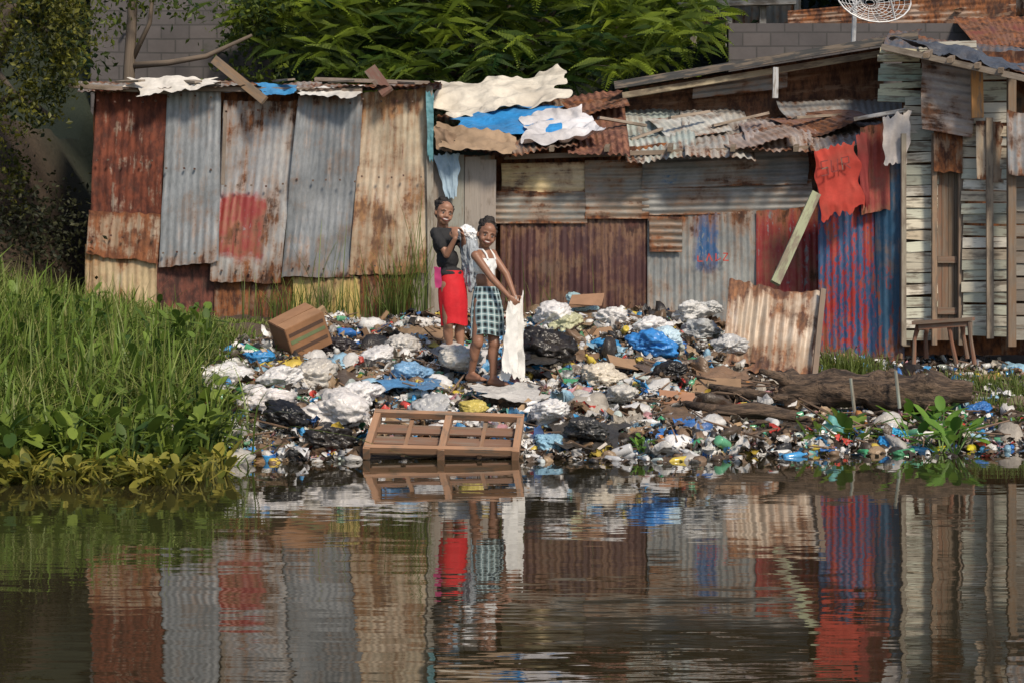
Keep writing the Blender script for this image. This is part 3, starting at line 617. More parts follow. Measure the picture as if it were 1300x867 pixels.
put(bigf,*box_t(),460,.04,.18,.5,.07,2.,.25,np.array([(.30,.19,.105),(.38,.25,.14),(.22,.135,.08),(.52,.46,.4)])[np.random.randint(0,4,460)])
stick=lathe_t([(-.5,.0),(-.5,.02),(0,.028),(.5,.015),(.5,0)],5); N=1100; put(bigf,*stick,N,.08,.4,.35,.08,1.5,.2,np.array([(.14,.09,.06)]*N)*np.random.uniform(.5,2,(N,1)),loose=3.)
bt=lathe_t([(-.5,.0),(-.5,.14),(-.46,.16),(.15,.16),(.22,.15),(.36,.055),(.45,.05),(.46,.06),(.5,.06),(.5,0)])
bc=np.array([(.58,.63,.62),(.7,.7,.68),(.06,.30,.14),(.66,.66,.66),(.06,.30,.6),(.66,.5,.08),(.72,.71,.68),(.48,.54,.5),(.12,.36,.2)])
mbot=attr('bottle_plastic',.2,.3,0,.6,16)
bigb=Big(); N=560; put(bigb,*bt,N,.11,.24,.35,.06,1.,.12,bc[np.random.randint(0,9,N)])
cup=lathe_t([(-.5,0),(-.5,.3),(.5,.42),(.5,.4),(-.45,.27)]); N=420; put(bigb,*cup,N,.05,.1,.7,.06,1,.1,np.array([(.78,.77,.74),(.6,.08,.06),(.7,.67,.6),(.08,.3,.6),(.7,.69,.66)])[np.random.randint(0,5,N)])
big.make('garbage_heap',mplast,None,True); bigf.make('paper_and_debris',mpap); bigb.make('bottles_and_cups',mbot,None,True)
big=Big(); bigb=Big()
def fput(B_,tv,tf,N,s0,s1,tilt,reg,cols=None):
    pos=[]
    for i in range(N):
        px=U(reg[0],reg[1]);py=U(reg[2],reg[3]); x,y,z=pd(px,py); pos.append((x,y,max(z,gzs(x,y))+.005))
    s=np.random.uniform(s0,s1,N); B_.add(tv,tf,np.array(pos),rotm(N,tilt),s,pcol(N,R()<.3) if cols is None else cols)
for reg,k in (((300,455,572,588),.6),((668,960,570,588),1.2),((940,1300,550,580),2.2),((980,1300,520,556),.8)):
    fput(big,*fold_t(),int(110*k),.02,.06,.3,reg); fput(big,*sheet_t(3,6),int(32*k),.03,.08,.3,reg); fput(big,*bag_t(2,44),int(10*k),.03,.06,.4,reg); fput(bigb,*cup,int(8*k),.04,.08,.9,reg)
    n=int(11*k); fput(bigb,*bt,n,.11,.2,.1,reg,bc[np.random.randint(0,9,n)])
fput(bigb,*bt,20,.15,.24,.1,(945,1060,566,578),np.array([(.75,.74,.69)]*20)); fput(big,*bag_t(3,3),3,.06,.08,.1,(1060,1075,555,562),np.array([(.75,.04,.03)]*3)); fput(bigb,*bt,5,.18,.23,.1,(1180,1240,562,572),np.array([(.7,.6,.03)]*5))
big.make('floating_litter',mplast,None,True); bigb.make('floating_bottles',mbot,None,True)
mbag=attr('bag_plastic',.34,.28,.1,.5,9,crumple=13,cs=.4)
def hero(name,px,py,d,s,col,seed,sub=5,sc=(1,1,1),mat=mbag):
    v,f=bag_t(sub,seed); p=P(px,py,d); 
    p.z=max(p.z,gzs(p.x,p.y)+.03+s*.25); big=Big(); big.add(v,f,np.array([tuple(p)]),rotm(1,.2),np.array([[s*sc[0],s*sc[1],s*sc[2]]]),np.array([col])); return big.make(name,mat,None,True)
W_=(.78,.76,.75);K_=(.015,.015,.017)
for a in [(285,488,14.6,.18,W_,1),(338,512,13.6,.2,(.74,.70,.69),2),(366,530,13.1,.15,K_,3),(430,522,13.4,.22,(.74,.70,.67),4),(455,503,13.8,.15,W_,5),(395,478,14.6,.17,(.60,.56,.50),21),(355,480,14.4,.14,W_,23),
 (690,440,15.6,.22,K_,6),(650,465,15.2,.13,K_,26),(705,400,17.2,.17,W_,7),(722,412,17,.14,(.60,.60,.38),8),(830,440,15.9,.18,(.05,.27,.68),9),(845,428,16.1,.12,(.55,.70,.78),10),(778,405,17,.14,W_,12),
 (765,478,14.9,.16,(.70,.62,.50),13),(700,520,13.4,.12,W_,14),(510,440,16,.14,(.6,.57,.53),15),(545,520,13.5,.13,(.5,.5,.5),16),(520,475,14.8,.14,(.22,.42,.65),17),(328,455,15.3,.11,(.05,.28,.6),18),(585,455,15.0,.15,(.6,.57,.52),19),
 (890,420,16.8,.15,(.45,.46,.46),20),(875,398,17.2,.13,(.66,.65,.63),22),(925,440,16.3,.13,(.52,.51,.5),24),(740,388,17.6,.13,(.40,.58,.62),25),(1135,560,13.6,.09,(.05,.42,.74),27),(1128,572,13.3,.08,(.04,.3,.66),28),(415,562,12.7,.15,K_,29),(700,565,12.9,.11,(.3,.54,.70),30),(900,392,17.5,.10,(.6,.6,.58),31),(828,415,16.7,.15,W_,32),(430,440,16,.12,(.02,.02,.03),33),(160,460,14.6,.11,(.5,.56,.6),34),(230,545,12.9,.11,(.62,.6,.55),35),(600,520,13.6,.10,(.6,.48,.12),36),(745,545,12.9,.12,(.05,.05,.05),37),(1240,520,15,.09,(.04,.2,.55),38),(480,452,15.6,.12,W_,39),(790,500,14.2,.11,(.6,.57,.52),41),(770,440,16,.11,(.05,.28,.58),43),(850,470,15.2,.12,K_,44)]:
    hero('plastic_bag',*a)
def gcloth(name,x0,x1,y0,y1,d,col,sd):
    cloth(name,P(x0,y0,d+.35),P(x1,y0+3,d+.3),P(x1-6,y1,d-.25),P(x0+5,y1-2,d-.25),mbag,None,34,24,amp=.04,freq=2.6,rag=.14,col=col)
for a in [(700,790,538,572,12.95,(.06,.055,.05)),(385,445,538,570,12.95,(.03,.03,.035)),(640,710,450,470,15.2,(.04,.038,.035)),(560,620,440,468,15.4,(.66,.63,.6)),(480,560,480,500,14.5,(.10,.27,.5)),(860,960,472,500,15.3,(.27,.165,.10)),(600,690,490,512,14.,(.6,.57,.53)),(730,790,395,415,17.1,(.32,.21,.12)),(330,400,440,462,15.8,(.06,.26,.55)),(840,920,520,545,13.7,(.2,.13,.08)),(500,570,418,436,16.8,(.3,.2,.12)),(800,870,455,478,15.4,(.14,.10,.075)),(430,500,470,490,14.9,(.12,.09,.07))]: gcloth('tarp_scrap',*a,0)
mcard=attr('cardboard',.8,.35,0,.2,8)
bx=grp('cardboard_box'); b=MB(); c0=P(381,422,15.7); rm=Euler((.25,-.42,.5)).to_matrix()
w,dp_,h_=.2,.17,.16
def bp_(a,b_,wd_,th,up,col): b.beam(c0+rm@Vector(a),c0+rm@Vector(b_),wd_,th,rm@Vector(up),col)
kc=(.30,.155,.08)
bp_((-w,-dp_,0),(w,-dp_,0),.01,2*h_,(0,0,1),kc); bp_((-w,dp_,0),(w,dp_,0),.01,2*h_,(0,0,1),kc)
bp_((-w,-dp_,0),(-w,dp_,0),.012,2*h_-.004,(0,0,1),(.24,.12,.07)); bp_((w,-dp_,0),(w,dp_,0),.012,2*h_-.004,(0,0,1),(.24,.12,.07))
bp_((-w,0,-h_),(w,0,-h_),2*dp_-.01,.01,(0,0,1),kc); bp_((-w,-.09,h_+.004),(w,-.09,h_+.004),.16,.008,(0,0,1),(.36,.2,.11)); bp_((-w,.085,h_+.002),(w,.085,h_+.01),.17,.008,(0,0,1),(.33,.18,.1))
for z,cc in ((.09,(.10,.06,.045)),(.02,(.16,.2,.1)),(-.07,(.10,.06,.045))): bp_((-w+.02,-dp_-.007,z),(w-.02,-dp_-.007,z),.002,.035,(0,0,1),cc)
b.make('box_panels',mcard,bx)
b=MB()
for (x,y,d,s) in ((745,382,17.4,.26),(760,425,16.4,.22),(910,492,14.9,.34),(860,505,14.4,.24),(680,430,16.4,.16),(790,460,15.3,.2),(560,425,16.6,.2)):
    p=P(x,y,d); q=Vector((s,U(-.1,.1),U(-.08,.05))); b.beam(p-q/1.6,p+q/1.6,s*.8,.012,(U(-.2,.2),-.5,.8),(.30+.1*R(),.2,.12),.02)
b.make('cardboard_sheets',mcard)
pal=grp('wooden_pallet'); b=MB(); TL=P(478,525,12.8);TR=P(664,532,12.8);BR=P(657,580,12.40);BL=P(462,576,12.40)
n=(TR-TL).cross(BL-TL).normalized(); n=n if n.y<0 else -n
def q(u,v,o=0): return TL*(1-u)*(1-v)+TR*u*(1-v)+BR*u*v+BL*(1-u)*v+n*o
pc=(.36,.20,.115)
for v_ in (.06,.94): b.beam(q(0,v_,.03),q(1,v_,.03),.04,.05,n,pc)
for v_,o in ((.36,-.02),(.64,-.02),(.2,-.05),(.8,-.05),(.5,-.05)): b.beam(q(.02,v_,o),q(.98,v_,o),.06,.016,n,(.2,.11,.07))
for u_ in (.015,.5,.985): b.beam(q(u_,0,.0),q(u_,1,.0),.05,.10,n,pc)
for u_ in (.25,.75): b.beam(q(u_,.03,-.02),q(u_,.97,-.02),.03,.02,n,(.25,.14,.08))
b.make('slats_and_stringers',wood('pallet_wood',.4,.38),pal)
ls=grp('leaning_corrugated_sheet')
S(ls,'sheet',[(926,354),(1046,370),(1034,474),(918,462)],(16.6,16.5,15.9,16.0),metal('lean',(.64,.55,.45),(.46,.37,.28),.45,(.1,.045,.03),(.32,.15,.07),axis='v'),'v',bend=.14,amp=.013,pitch=.085,rag=.05)
b=MB(); b.beam(P(1045,368,16.45),P(1034,478,15.85),.05,.04,(0,1,0),(.2,.14,.1)); b.beam(P(924,366,16.7),P(1048,378,16.6),.03,.03,(0,0,1),(.25,.2,.15)); b.make('edge_batten',wd,ls)
g=G('log_bark'); o=g.obj(); n1=g.noise(g.map(o,sc=(2,12,12)),2,5,.7); n2=g.noise(o,30,3,.7); c=g.mix(g.step(n1,.35,.65),(.030,.021,.016),(.18,.12,.08))
mlog=g.fin(g.pr(c,.9,0,g.bump(n1,1.,.05)))
b=MB(); pts=[P(990+i*12.2,494+3*math.sin(i*.6)+i*.25,14.9-.02*i) for i in range(21)]
b.tube(pts,[.16*(1+.14*math.sin(i*1.3))*(1 if i<17 else 1-.13*(i-16)) for i in range(21)],16,(.15,.1,.07),.5)
b.tube([P(1010,492,14.9),P(990,478,14.7),P(965,470,14.6)],[.09,.05,.02],8,(.1,.1,.1),.3); b.tube([P(1120,490,14.7),P(1135,470,14.6)],[.06,.035],8,(.1,.1,.1),.3)
b.make('fallen_log',mlog,None,True)
b=MB(); b.tube([P(870,512,14.1),P(915,522,13.9),P(960,520,13.9),P(1010,528,13.8)],[.03,.06,.07,.04],10,(.1,.1,.1),.5); b.tube([P(900,490,14.8),P(950,500,14.7),P(1000,505,14.6)],[.03,.05,.03],8,(.1,.1,.1),.5)
for i in range(60):
    x=U(1.,4.6);y=U(13.4,16); a=U(0,6.28);l=U(.15,.5); z=gzs(x,y)+.05; b.tube([(x,y,z),(x+l*.5*math.cos(a),y+l*.5*math.sin(a),z+.04),(x+l*math.cos(a),y+l*math.sin(a),z+.02)],[.012,.014,.007],6)
b.make('driftwood',mlog,None,True)
b=MB()
for x,y0,y1,d in ((1080,480,524,14.45),(1137,470,518,14.4),(1176,474,512,14.5)): b.tube([P(x,y0,d),P(x+5,y1,d)],[.014,.016],7,(.3,.33,.28))
b.make('mooring_stakes',wd)
be=grp('wooden_bench'); b=MB(); cb=(.22,.10,.06); 
b.beam(P(1160,410,16.8),P(1236,405,16.6),.3,.035,(0,0,1),cb); b.beam(P(1166,415,16.68),P(1232,410,16.5),.02,.06,(0,0,1),cb)
for a in ((1166,412,16.75,1160,462),(1231,408,16.5,1237,462),(1178,412,17.0,1176,455),(1222,408,16.85,1228,455),(1205,412,16.6,1214,462)):
    b.tube([P(a[0],a[1],a[2]),P((a[0]+a[3])/2-2,(a[1]+a[4])/2-6,a[2]),P(a[3],a[4],a[2])],[.028,.02,.024],8,cb)
b.make('seat_and_legs',wd,be)
def rock(px,py,d,s,sc,col,seed):
    bm=bmesh.new(); bmesh.ops.create_icosphere(bm,subdivisions=4,radius=s)
    for v in bm.verts: 
        k=v.co/s; v.co*=1+.5*noise.noise(k*1.1+Vector((seed,0,0)))+.25*noise.noise(k*2.6+Vector((seed,5,0)))+.08*noise.noise(k*7); v.co=Vector((v.co.x*sc[0],v.co.y*sc[1],v.co.z*sc[2]))
    p=P(px,py,d); p.z=gzs(p.x,p.y)+s*sc[2]*.25; vs=[tuple(v.co+p) for v in bm.verts]; fs=[[a.index for a in f.verts] for f in bm.faces]; bm.free()
    mk('rock',vs,fs,mrock,None,False,col=[col]*len(vs))
mrock=attr('rock',.9,.5,0,.2,12)
rock(1183,462,16.2,.17,(1.4,.8,.7),(.24,.19,.15),1); rock(1215,470,15.9,.11,(1.2,.8,.6),(.15,.12,.1),2); rock(1290,468,15.6,.13,(1.3,.8,.5),(.16,.12,.09),3)
rock(1250,448,16.7,.11,(1.5,.8,.8),(.26,.15,.08),7)
# ---------------------------------------------------------------- people
def skinm(name,c):
    g=G(name); o=g.obj(); n=g.noise(o,25,2); cc=g.mix(n,tuple(x*.85 for x in c),tuple(x*1.12 for x in c))
    return g.fin(g.pr(cc,.48,0,None))
def flat(name,c,rough=.8,bumpy=0):
    g=G(name); o=g.obj(); n=g.noise(o,40,3,.7); n2=g.noise(o,12,3); cc=g.mix(n2,tuple(x*.75 for x in c),tuple(min(1,x*1.15) for x in c))
    return g.fin(g.pr(cc,rough,0,g.bump(n if bumpy>1 else n2,.6,.004+.01*bumpy)))
class Prims:
    def __init__(s): s.v=[];s.f=[]
    def _rings(s,rings):
        o=len(s.v); n=len(rings[0]); 
        for r in rings: s.v+= [tuple(p) for p in r]
        for i in range(len(rings)-1):
            for k in range(n): k2=(k+1)%n; s.f.append((o+i*n+k,o+i*n+k2,o+(i+1)*n+k2,o+(i+1)*n+k))
        s.f.append(tuple(o+k for k in range(n))[::-1]); s.f.append(tuple(o+(len(rings)-1)*n+k for k in range(n)))
    def cap(s,a,b,ra,rb,n=14):
        a=Vector(a);b=Vector(b);t=(b-a); L=max(t.length,1e-4); t=t/L; x=t.orthogonal().normalized(); y=t.cross(x); R_=[]
        for k in range(5):
            an=math.pi/2*(1-k/5)*.97; R_.append((a-t*math.sin(an)*ra,ra*math.cos(an)))
        R_.append((a,ra)); R_.append((b,rb))
        for k in range(1,6):
            an=math.pi/2*k/5*.97; R_.append((b+t*math.sin(an)*rb,rb*math.cos(an)))
        s._rings([[c+x*math.cos(2*math.pi*k/n)*r+y*math.sin(2*math.pi*k/n)*r for k in range(n)] for c,r in R_])
    def ell(s,c,r,M=None,n=20):
        M=M or Matrix.Identity(3); c=Vector(c); R_=[]
        for i in range(n//2+1):
            th=math.pi*(i+.03)/(n//2+.06); R_.append([c+M@Vector((r[0]*math.sin(th)*math.cos(2*math.pi*k/n),r[1]*math.sin(th)*math.sin(2*math.pi*k/n),r[2]*math.cos(th))) for k in range(n)])
        s._rings(R_[::-1])
def solid(name,pr,mat,parent,vox=.007,sm=4,cut=None,disp=None):
    me=bpy.data.meshes.new('tmp'); me.from_pydata(pr.v,[],pr.f); ob=bpy.data.objects.new('tmp',me); SC.collection.objects.link(ob)
    bm=bmesh.new(); bm.from_mesh(me); bmesh.ops.recalc_face_normals(bm,faces=bm.faces); bm.to_mesh(me); bm.free()
    r=ob.modifiers.new('r','REMESH'); r.mode='VOXEL'; r.voxel_size=vox; s_=ob.modifiers.new('s','SMOOTH'); s_.iterations=sm; s_.factor=.5
    dg=bpy.context.evaluated_depsgraph_get(); m2=bpy.data.meshes.new_from_object(ob.evaluated_get(dg)); bpy.data.objects.remove(ob)
    bm=bmesh.new(); bm.from_mesh(m2)
    if disp:
        bm.normal_update()
        for v in bm.verts: v.co+=v.normal*disp(v.co)
    if cut: bmesh.ops.delete(bm,geom=[v for v in bm.verts if not cut(v.co)],context='VERTS')
    bm.to_mesh(m2); bm.free(); m2.materials.clear(); m2.materials.append(mat)
    m2.polygons.foreach_set('use_smooth',[True]*len(m2.polygons)); m2.name=name
    o=bpy.data.objects.new(name,m2); SC.collection.objects.link(o); o.parent=parent
    return o
def hand(pr,w,di,pn,curl=.8,s=1.,thumb=1):
    w=Vector(w);di=Vector(di).normalized();pn=Vector(pn); pn=(pn-di*pn.dot(di)).normalized(); sd=di.cross(pn)*thumb
    pr.ell(w+di*.035*s,(.034*s,.015*s,.042*s),Matrix((sd,pn,di)).transposed())
    for i,(o,L) in enumerate(((.026,.062),(.009,.07),(-.009,.066),(-.026,.052))):
        a=w+di*.062*s+sd*o*s; seg=L*s*.4; an=0
        for k in range(3):
            an+=curl*(.5+.15*k); d2=di*math.cos(an)+pn*math.sin(an); b_=a+d2*seg; pr.cap(a,b_,.0082*s,.0074*s,8); a=b_; seg*=.8
    a=w+di*.02*s+sd*.028*s; b_=a+(di*.6+sd*.7+pn*.4).normalized()*.032*s; c_=b_+(di*.9+pn*.6).normalized()*.026*s
    pr.cap(a,b_,.011*s,.0095*s,8); pr.cap(b_,c_,.0095*s,.008*s,8)
mhair=flat('black_hair',(.020,.014,.011),.7,2); mteeth=flat('teeth',(.75,.72,.67),.35); meye=flat('eye_white',(.5,.48,.45),.35); miris=flat('iris',(.012,.008,.006),.2); mlip=flat('lips',(.24,.08,.065),.5)
def head(pr,c,rot,s,par,neck,hairbuns):
    M=Euler(rot).to_matrix(); c=Vector(c); T=lambda x,y,z:c+M@Vector((x,y,z))*s; r3=lambda a:tuple(q*s for q in a)
    pr.ell(T(0,.012,.026),r3((.074,.088,.082)),M); pr.ell(T(0,-.018,-.028),r3((.064,.064,.070)),M); pr.ell(T(0,-.036,-.066),r3((.044,.040,.034)),M); pr.ell(T(0,-.052,-.082),r3((.022,.020,.016)),M)
    pr.ell(T(0,-.030,.050),r3((.056,.048,.046)),M)
    for q in (-1,1):
        pr.ell(T(q*.036,-.052,-.034),r3((.026,.024,.024)),M); pr.ell(T(q*.074,.014,-.010),r3((.010,.018,.028)),M); pr.cap(T(q*.013,-.085,-.028),T(q*.014,-.082,-.030),.0095*s,.0095*s)
        pr.cap(T(q*.014,-.071,.021),T(q*.044,-.060,.021),.008*s,.007*s)
    pr.cap(T(0,-.076,.008),T(0,-.091,-.025),.007*s,.0125*s)
    pr.ell(T(0,-.070,-.053),r3((.026,.016,.018)),M)
    pr.cap(T(0,.022,-.045),neck,.042*s,.044*s)
    def sub(nm,mat,fn,vox=.003,sm=2):
        p=Prims(); fn(p); return solid(nm,p,mat,par,vox*s,sm)
    arc=lambda a:.016*a*a
    def teeth(p):
        for k in range(-4,5): 
            a=k/5; p.ell(T(a*.030,-.0850+arc(a),-.0515+.008*a*a),r3((.005,.005,.0058*(1-.6*a*a))),M,10)
    def lips(p):
        for zz,kk,rr in ((-.0440,-.002,.0034),(-.0612,.012,.0044)):
            aa=[i/4 for i in range(-4,5)]; pts=[T(a*.031,-.0870+arc(a)*1.1,zz+(kk*a*a if kk>0 else -.003*a*a)) for a in aa]
            for u,v in zip(pts[:-1],pts[1:]): p.cap(u,v,rr*s,rr*s,8)
    def eyes(p):
        for q in (-1,1): p.ell(T(q*.0295,-.0735,.0015),r3((.0115,.006,.0048)),M,12)
    def iris(p):
        for q in (-1,1): p.ell(T(q*.0295,-.0785,.0017),r3((.0056,.003,.0052)),M,12)
    def brow(p):
        for q in (-1,1):
            p.cap(T(q*.016,-.080,.022),T(q*.03,-.077,.0265),.002*s,.0024*s,8); p.cap(T(q*.03,-.077,.0265),T(q*.044,-.067,.021),.0024*s,.0015*s,8)
            p.cap(T(q*.019,-.0785,.0058),T(q*.030,-.079,.0082),.0012*s,.0016*s,8); p.cap(T(q*.030,-.079,.0082),T(q*.042,-.072,.004),.0016*s,.0012*s,8)
    sub('teeth',mteeth,teeth,.0022,1); sub('lips',mlip,lips,.0024,1); sub('eyes',meye,eyes,.0022,1); sub('irises',miris,iris,.0018,1); sub('eyebrows',mhair,brow,.0014,1)
    # hair pulled back from a high hairline into curly puffs
    p=Prims(); p.ell(T(0,.036,.040),r3((.078,.084,.078)),M); p.ell(T(0,.055,.0),r3((.066,.056,.065)),M)
    for (x,y,z,rr) in hairbuns:
        p.ell(T(x,y,z),r3((rr,rr,rr*.85)),M)
        for k in range(14):
            a=U(0,6.28);e=U(-.4,1.2); p.ell(T(x+rr*.85*math.cos(a)*math.cos(e),y+rr*.85*math.sin(a)*math.cos(e),z+rr*.75*math.sin(e)),r3((.014,.014,.014)),M,8)
    for k in range(26):
        a=U(-2.9,-.25); p.ell(T(.068*math.cos(a),.02+.07*math.sin(a)*.9,.082+.012*math.sin(a)+U(-.008,.008)),r3((.010,.010,.009)),M,8)
    for q in (-1,1):
        for k in range(6): p.ell(T(q*(.070+U(-.003,.003)),-.012+k*.004,.05-k*.011),r3((.008,.009,.009)),M,8)
    solid('hair',p,mhair,par,.004,1,disp=lambda v:.004*noise.noise(v*70)+.004*noise.noise(v*150)+.001)
def basis(fw):
    f=Vector(fw).normalized(); r=f.cross(Vector((0,0,1))).normalized(); return Matrix((r,f,Vector((0,0,1)))).transposed()
def leg(pr,h,k,a,fd,s=1.):
    h,k,a=map(Vector,(h,k,a)); fd=Vector(fd); pr.cap(h,k,.074*s,.048*s); pr.cap(k,a,.044*s,.029*s); m=k.lerp(a,.3)-fd*.014; pr.ell(m,(.042*s,.046*s,.10*s)); pr.ell(k+fd*.01,(.045*s,.045*s,.06*s))
    t=a+fd*.13*s+Vector((0,0,-.045)); hl=a-fd*.03*s+Vector((0,0,-.035)); pr.cap(hl,a,.028*s,.03*s); pr.cap(hl,t,.028*s,.022*s); pr.cap(a,a.lerp(t,.6),.028*s,.024*s)
    rt=fd.cross(Vector((0,0,1)))
    for i in range(5): o=rt*(i-2)*.014*s; pr.cap(t+o*.8,t+o+fd*(.028-.003*abs(i-1))*s+Vector((0,0,-.005)),.011*s,.008*s,8)
def arm(pr,sh_,el,wr,s=1.):
    pr.ell(sh_,(.043*s,)*3); pr.cap(sh_,el,.038*s,.030*s); pr.cap(el,wr,.031*s,.021*s); pr.cap(el.lerp(wr,.1),el.lerp(wr,.4),.030*s,.028*s)
def skirt(name,top,bot,r0,r1,B,mat,par,folds,fa,nv=26,nu=120,hips=0):
    V=[];A=[];Fa=[]
    for j in range(nv):
        v=j/(nv-1); c=Vector(top).lerp(Vector(bot),v)
        for i in range(nu+1):
            a=2*math.pi*i/nu; k=1+fa*v*(math.sin(a*folds+1.5*math.sin(a*2))+.4*math.sin(a*(folds*2+1)+2)) + hips*math.sin(math.pi*min(1,v*1.15))
            rx=r0[0]+(r1[0]-r0[0])*v; ry=r0[1]+(r1[1]-r0[1])*v
            V.append(tuple(c+B@Vector((rx*k*math.cos(a),ry*k*math.sin(a),.012*v*math.sin(a*3))))); A.append((i/nu*1.0,v*.4))
    for j in range(nv-1):
        for i in range(nu): q_=j*(nu+1)+i; Fa.append((q_,q_+1,q_+nu+2,q_+nu+1))
    ob=mk(name,V,Fa,mat,par,True,uvm=A); return ob
dB=14.6; b_=lambda x,y,dy=0:P(x,y,dB+dy)
gB=grp('girl_in_plaid_skirt'); fw=Vector((.82,-.57,0)).normalized(); Bm=basis(fw); skB=skinm('skin_b',(.27,.13,.078)); pr=Prims()
nk=b_(614,318)
pr.ell(b_(615,334),(.116,.080,.115),Bm); pr.ell(b_(616,355),(.096,.074,.10),Bm); pr.ell(b_(618,378),(.112,.092,.10),Bm); pr.cap(b_(615,324),b_(617,372),.068,.08)
shR=b_(604,325,-.095); shL=b_(625,323,.095)
pr.cap(shR,shL,.038,.038); pr.cap(nk,b_(615,320),.044,.055); pr.cap(nk,shR,.03,.03); pr.cap(nk,shL,.03,.03)
elR=b_(624,353,-.18); wrR=b_(646,377,-.19); elL=b_(643,349,.04); wrL=b_(653,376,-.06)
arm(pr,shR,elR,wrR); arm(pr,shL,elL,wrL)
hand(pr,wrR,wrR-elR,Vector((.2,.9,.0)),.95,1.,-1); hand(pr,wrL,wrL-elL,Vector((-.2,-.9,0)),.95,1.,-1)
leg(pr,b_(611,384,-.06),b_(606,434,-.10),b_(598,474,-.02),Vector((.75,-.66,0)).normalized()); leg(pr,b_(626,384,.06),b_(627,437,-.04),b_(626,480,-.06),fw)
head(pr,b_(618,299,-.03),(.10,.24,.26),1.04,gB,nk,[(0,.05,.115,.050),(.03,.08,.09,.040),(-.03,.08,.09,.040)])
solid('body',pr,skB,gB,.006,3)
tp=Prims(); tp.ell(b_(615,334),(.124,.088,.123),Bm); tp.cap(b_(615,325),b_(617,360),.078,.083); tp.ell(b_(615,338)+fw*.045+Bm@Vector((.045,0,0)),(.045,)*3); tp.ell(b_(615,338)+fw*.045-Bm@Vector((.045,0,0)),(.045,)*3)
z1,z0=b_(614,328).z,b_(616,350).z
solid('white_crop_top',tp,flat('white_knit',(.80,.80,.78),.8,1),gB,.006,3,cut=lambda v:z0<v.z<z1)
st=Prims()
for o in (-.055,.055):
    r_=Bm@Vector((1,0,0)); c_=Vector(nk)+r_*o+Vector((0,0,.008))
    pts=[c_+fw*.082+Vector((0,0,-.085)),c_+fw*.066+Vector((0,0,-.045)),c_+fw*.028+Vector((0,0,-.004)),c_-fw*.03+Vector((0,0,-.004)),c_-fw*.075+Vector((0,0,-.08))]
    for u,v in zip(pts[:-1],pts[1:]): st.cap(u,v,.010,.010,8)
solid('top_straps',st,flat('white_strap',(.80,.80,.78),.8),gB,.005,1)
g=G('plaid'); uvv=g.sep(g.uv('m'))
def band(ax,fr,w,ph=0.):
    f_=g.ma('FRACT',g.ma('ADD',g.ma('MULTIPLY',ax,fr),ph)); return g.step(g.ma('ABSOLUTE',g.ma('SUBTRACT',f_,.5)),w-.02,w+.02,1,0)
k1=band(uvv[0],16.,.22); k2=band(uvv[1],17.,.22); c=g.mix(g.ma('MULTIPLY',g.ma('ADD',k1,k2),.5),(.20,.31,.33),(.010,.013,.018))
w1=band(uvv[0],16.,.06,.5); w2=band(uvv[1],17.,.06,.5); c=g.mix(g.ma('MAXIMUM',w1,w2),c,(.52,.60,.60))
skirt('plaid_skirt',b_(617,364),b_(619,425),(.112,.092),(.165,.136),Bm,g.fin(g.pr(c,.85)),gB,7,.06,hips=.14)
sk_=flat('white_sack',(.74,.72,.68),.7,1)
cloth('white_sack',b_(648,380,-.12),b_(662,380,-.04),b_(664,478,-.03),b_(632,478,-.2),sk_,gB,50,50,amp=.03,freq=8,rag=.08,vs=.35)
cloth('sack_front',b_(643,383,-.20),b_(657,381,-.16),b_(656,470,-.22),b_(634,476,-.24),sk_,gB,40,44,amp=.026,freq=8,rag=.08,vs=.4)
dA=15.7; a_=lambda x,y,dy=0:P(x,y,dA+dy)
gA=grp('girl_in_red_skirt'); fw=Vector((.85,-.52,0)).normalized(); Bm=basis(fw); skA=skinm('skin_a',(.31,.155,.095)); pr=Prims(); nk=a_(561,289)
pr.ell(a_(564,307),(.120,.086,.125),Bm); pr.ell(a_(568,330),(.100,.082,.1),Bm); pr.ell(a_(573,354),(.118,.098,.1),Bm)
shR=a_(553,296,-.1); shL=a_(573,294,.1); pr.cap(shR,shL,.042,.042); pr.cap(nk,a_(562,287),.044,.055)
elR=a_(567,324,-.17); wrR=a_(578,303,-.24); elL=a_(590,318,.0); wrL=a_(588,302,-.14)
arm(pr,shR,elR,wrR); arm(pr,shL,elL,wrL)
hand(pr,wrR,Vector((-.1,0,1)),Vector((.3,.9,0)),.8,1.,1); hand(pr,wrL,Vector((-.2,-.2,1)),Vector((-.8,-.3,0)),.8,1.,1)
leg(pr,a_(568,362,-.06),a_(569,410,-.08),a_(571,446,0),fw); leg(pr,a_(582,362,.06),a_(584,410,.0),a_(585,448,-.02),fw)
head(pr,a_(564,271,-.03),(.08,.22,.36),1.07,gA,nk,[(-.025,.065,.105,.040),(-.045,.08,.07,.036)])
solid('body',pr,skA,gA,.006,3)
tp=Prims(); tp.ell(a_(564,307),(.134,.100,.135),Bm); tp.ell(a_(568,330),(.118,.098,.11),Bm); tp.ell(a_(572,348),(.132,.114,.07),Bm); tp.cap(shR,shL,.052,.052); tp.cap(shR,shR.lerp(elR,.55),.053,.052); tp.cap(shL,shL.lerp(elL,.5),.053,.052)
zt=a_(560,289.5).z
solid('black_tshirt',tp,flat('black_cotton',(.018,.018,.02),.85,1),gA,.007,3,cut=lambda v:v.z<zt,disp=lambda v:.008*noise.noise(v*16)+.004*noise.noise(v*38))
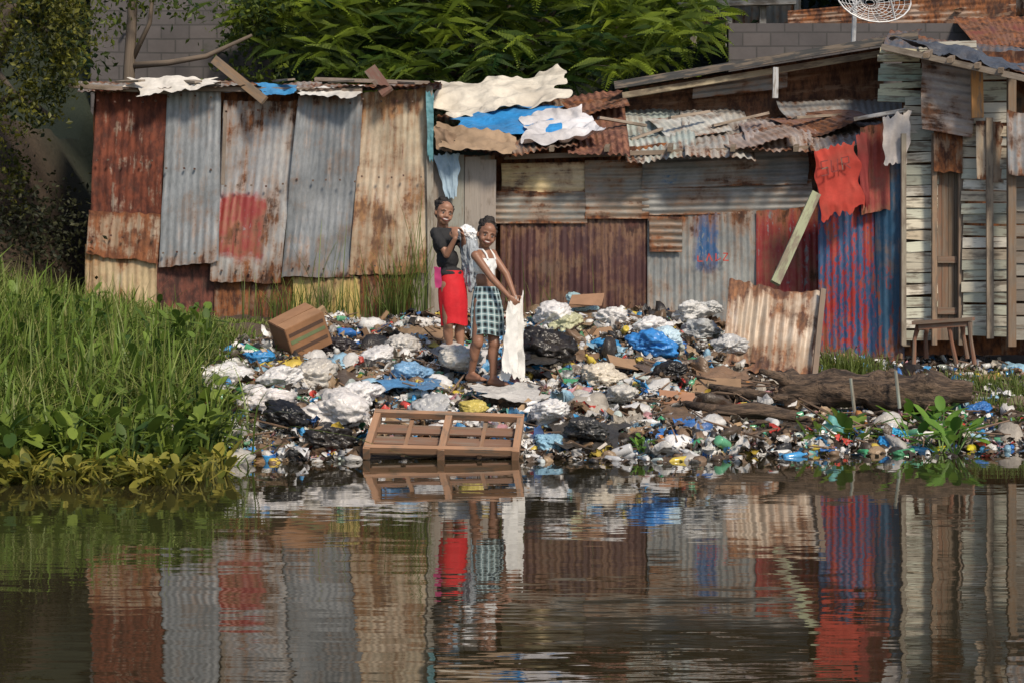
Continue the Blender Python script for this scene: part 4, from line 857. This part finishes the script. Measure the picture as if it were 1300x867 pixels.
skirt('red_skirt',a_(573,344),a_(577,412),(.120,.104),(.138,.116),Bm,flat('red_cotton',(.60,.010,.018),.75,1),gA,5,.045,hips=.16)
cloth('pink_cloth',a_(551,338,-.1),a_(560,340,-.12),a_(562,366,-.1),a_(553,366,-.08),flat('pink',(.6,.06,.2),.8),gA,10,16,amp=.01)
ms=attr('sack_cloth',.8,.3,0,.3,8,crumple=10)
v,f=bag_t(5,51); bb=Big(); bb.add(v,f,np.array([tuple(a_(597,330,.0))]),np.eye(3)[None],np.array([[.065,.09,.36]]),np.array([(.36,.39,.42)])); bb.make('grey_sack',ms,gA,True)
v,f=bag_t(5,53); bb=Big(); bb.add(v,f,np.array([tuple(a_(591,298,-.02))]),np.eye(3)[None],np.array([[.08,.07,.11]]),np.array([(.80,.80,.80)])); bb.make('white_bundle',ms,gA,True)
# ---------------------------------------------------------------- camera, light, world
cam=bpy.data.cameras.new('camera'); co=bpy.data.objects.new('camera',cam); SC.collection.objects.link(co); co.location=(0,0,H); co.rotation_euler=(math.pi/2,0,0)
cam.sensor_width=36; cam.lens=36*F/1300; cam.shift_y=-(433.5-383)/1300; cam.clip_end=2000; cam.clip_start=.1; SC.camera=co
Sd=Vector((.42,-.80,.85)).normalized()
sl=bpy.data.lights.new('sun','SUN'); so=bpy.data.objects.new('sun',sl); SC.collection.objects.link(so); sl.energy=3.8; sl.angle=math.radians(10); sl.color=(1,.88,.72)
so.rotation_euler=(-Sd).to_track_quat('-Z','Y').to_euler()
w=bpy.data.worlds.new('World'); SC.world=w; w.use_nodes=True; nt=w.node_tree; bg=nt.nodes['Background']; sk=nt.nodes.new('ShaderNodeTexSky'); sk.sky_type='NISHITA'; sk.sun_disc=False
sk.sun_elevation=math.asin(Sd.z); sk.sun_rotation=math.atan2(Sd.x,Sd.y); nt.links.new(sk.outputs[0],bg.inputs[0]); bg.inputs[1].default_value=.12
SC.view_settings.view_transform='Standard'; SC.view_settings.look='None'; SC.view_settings.exposure=0
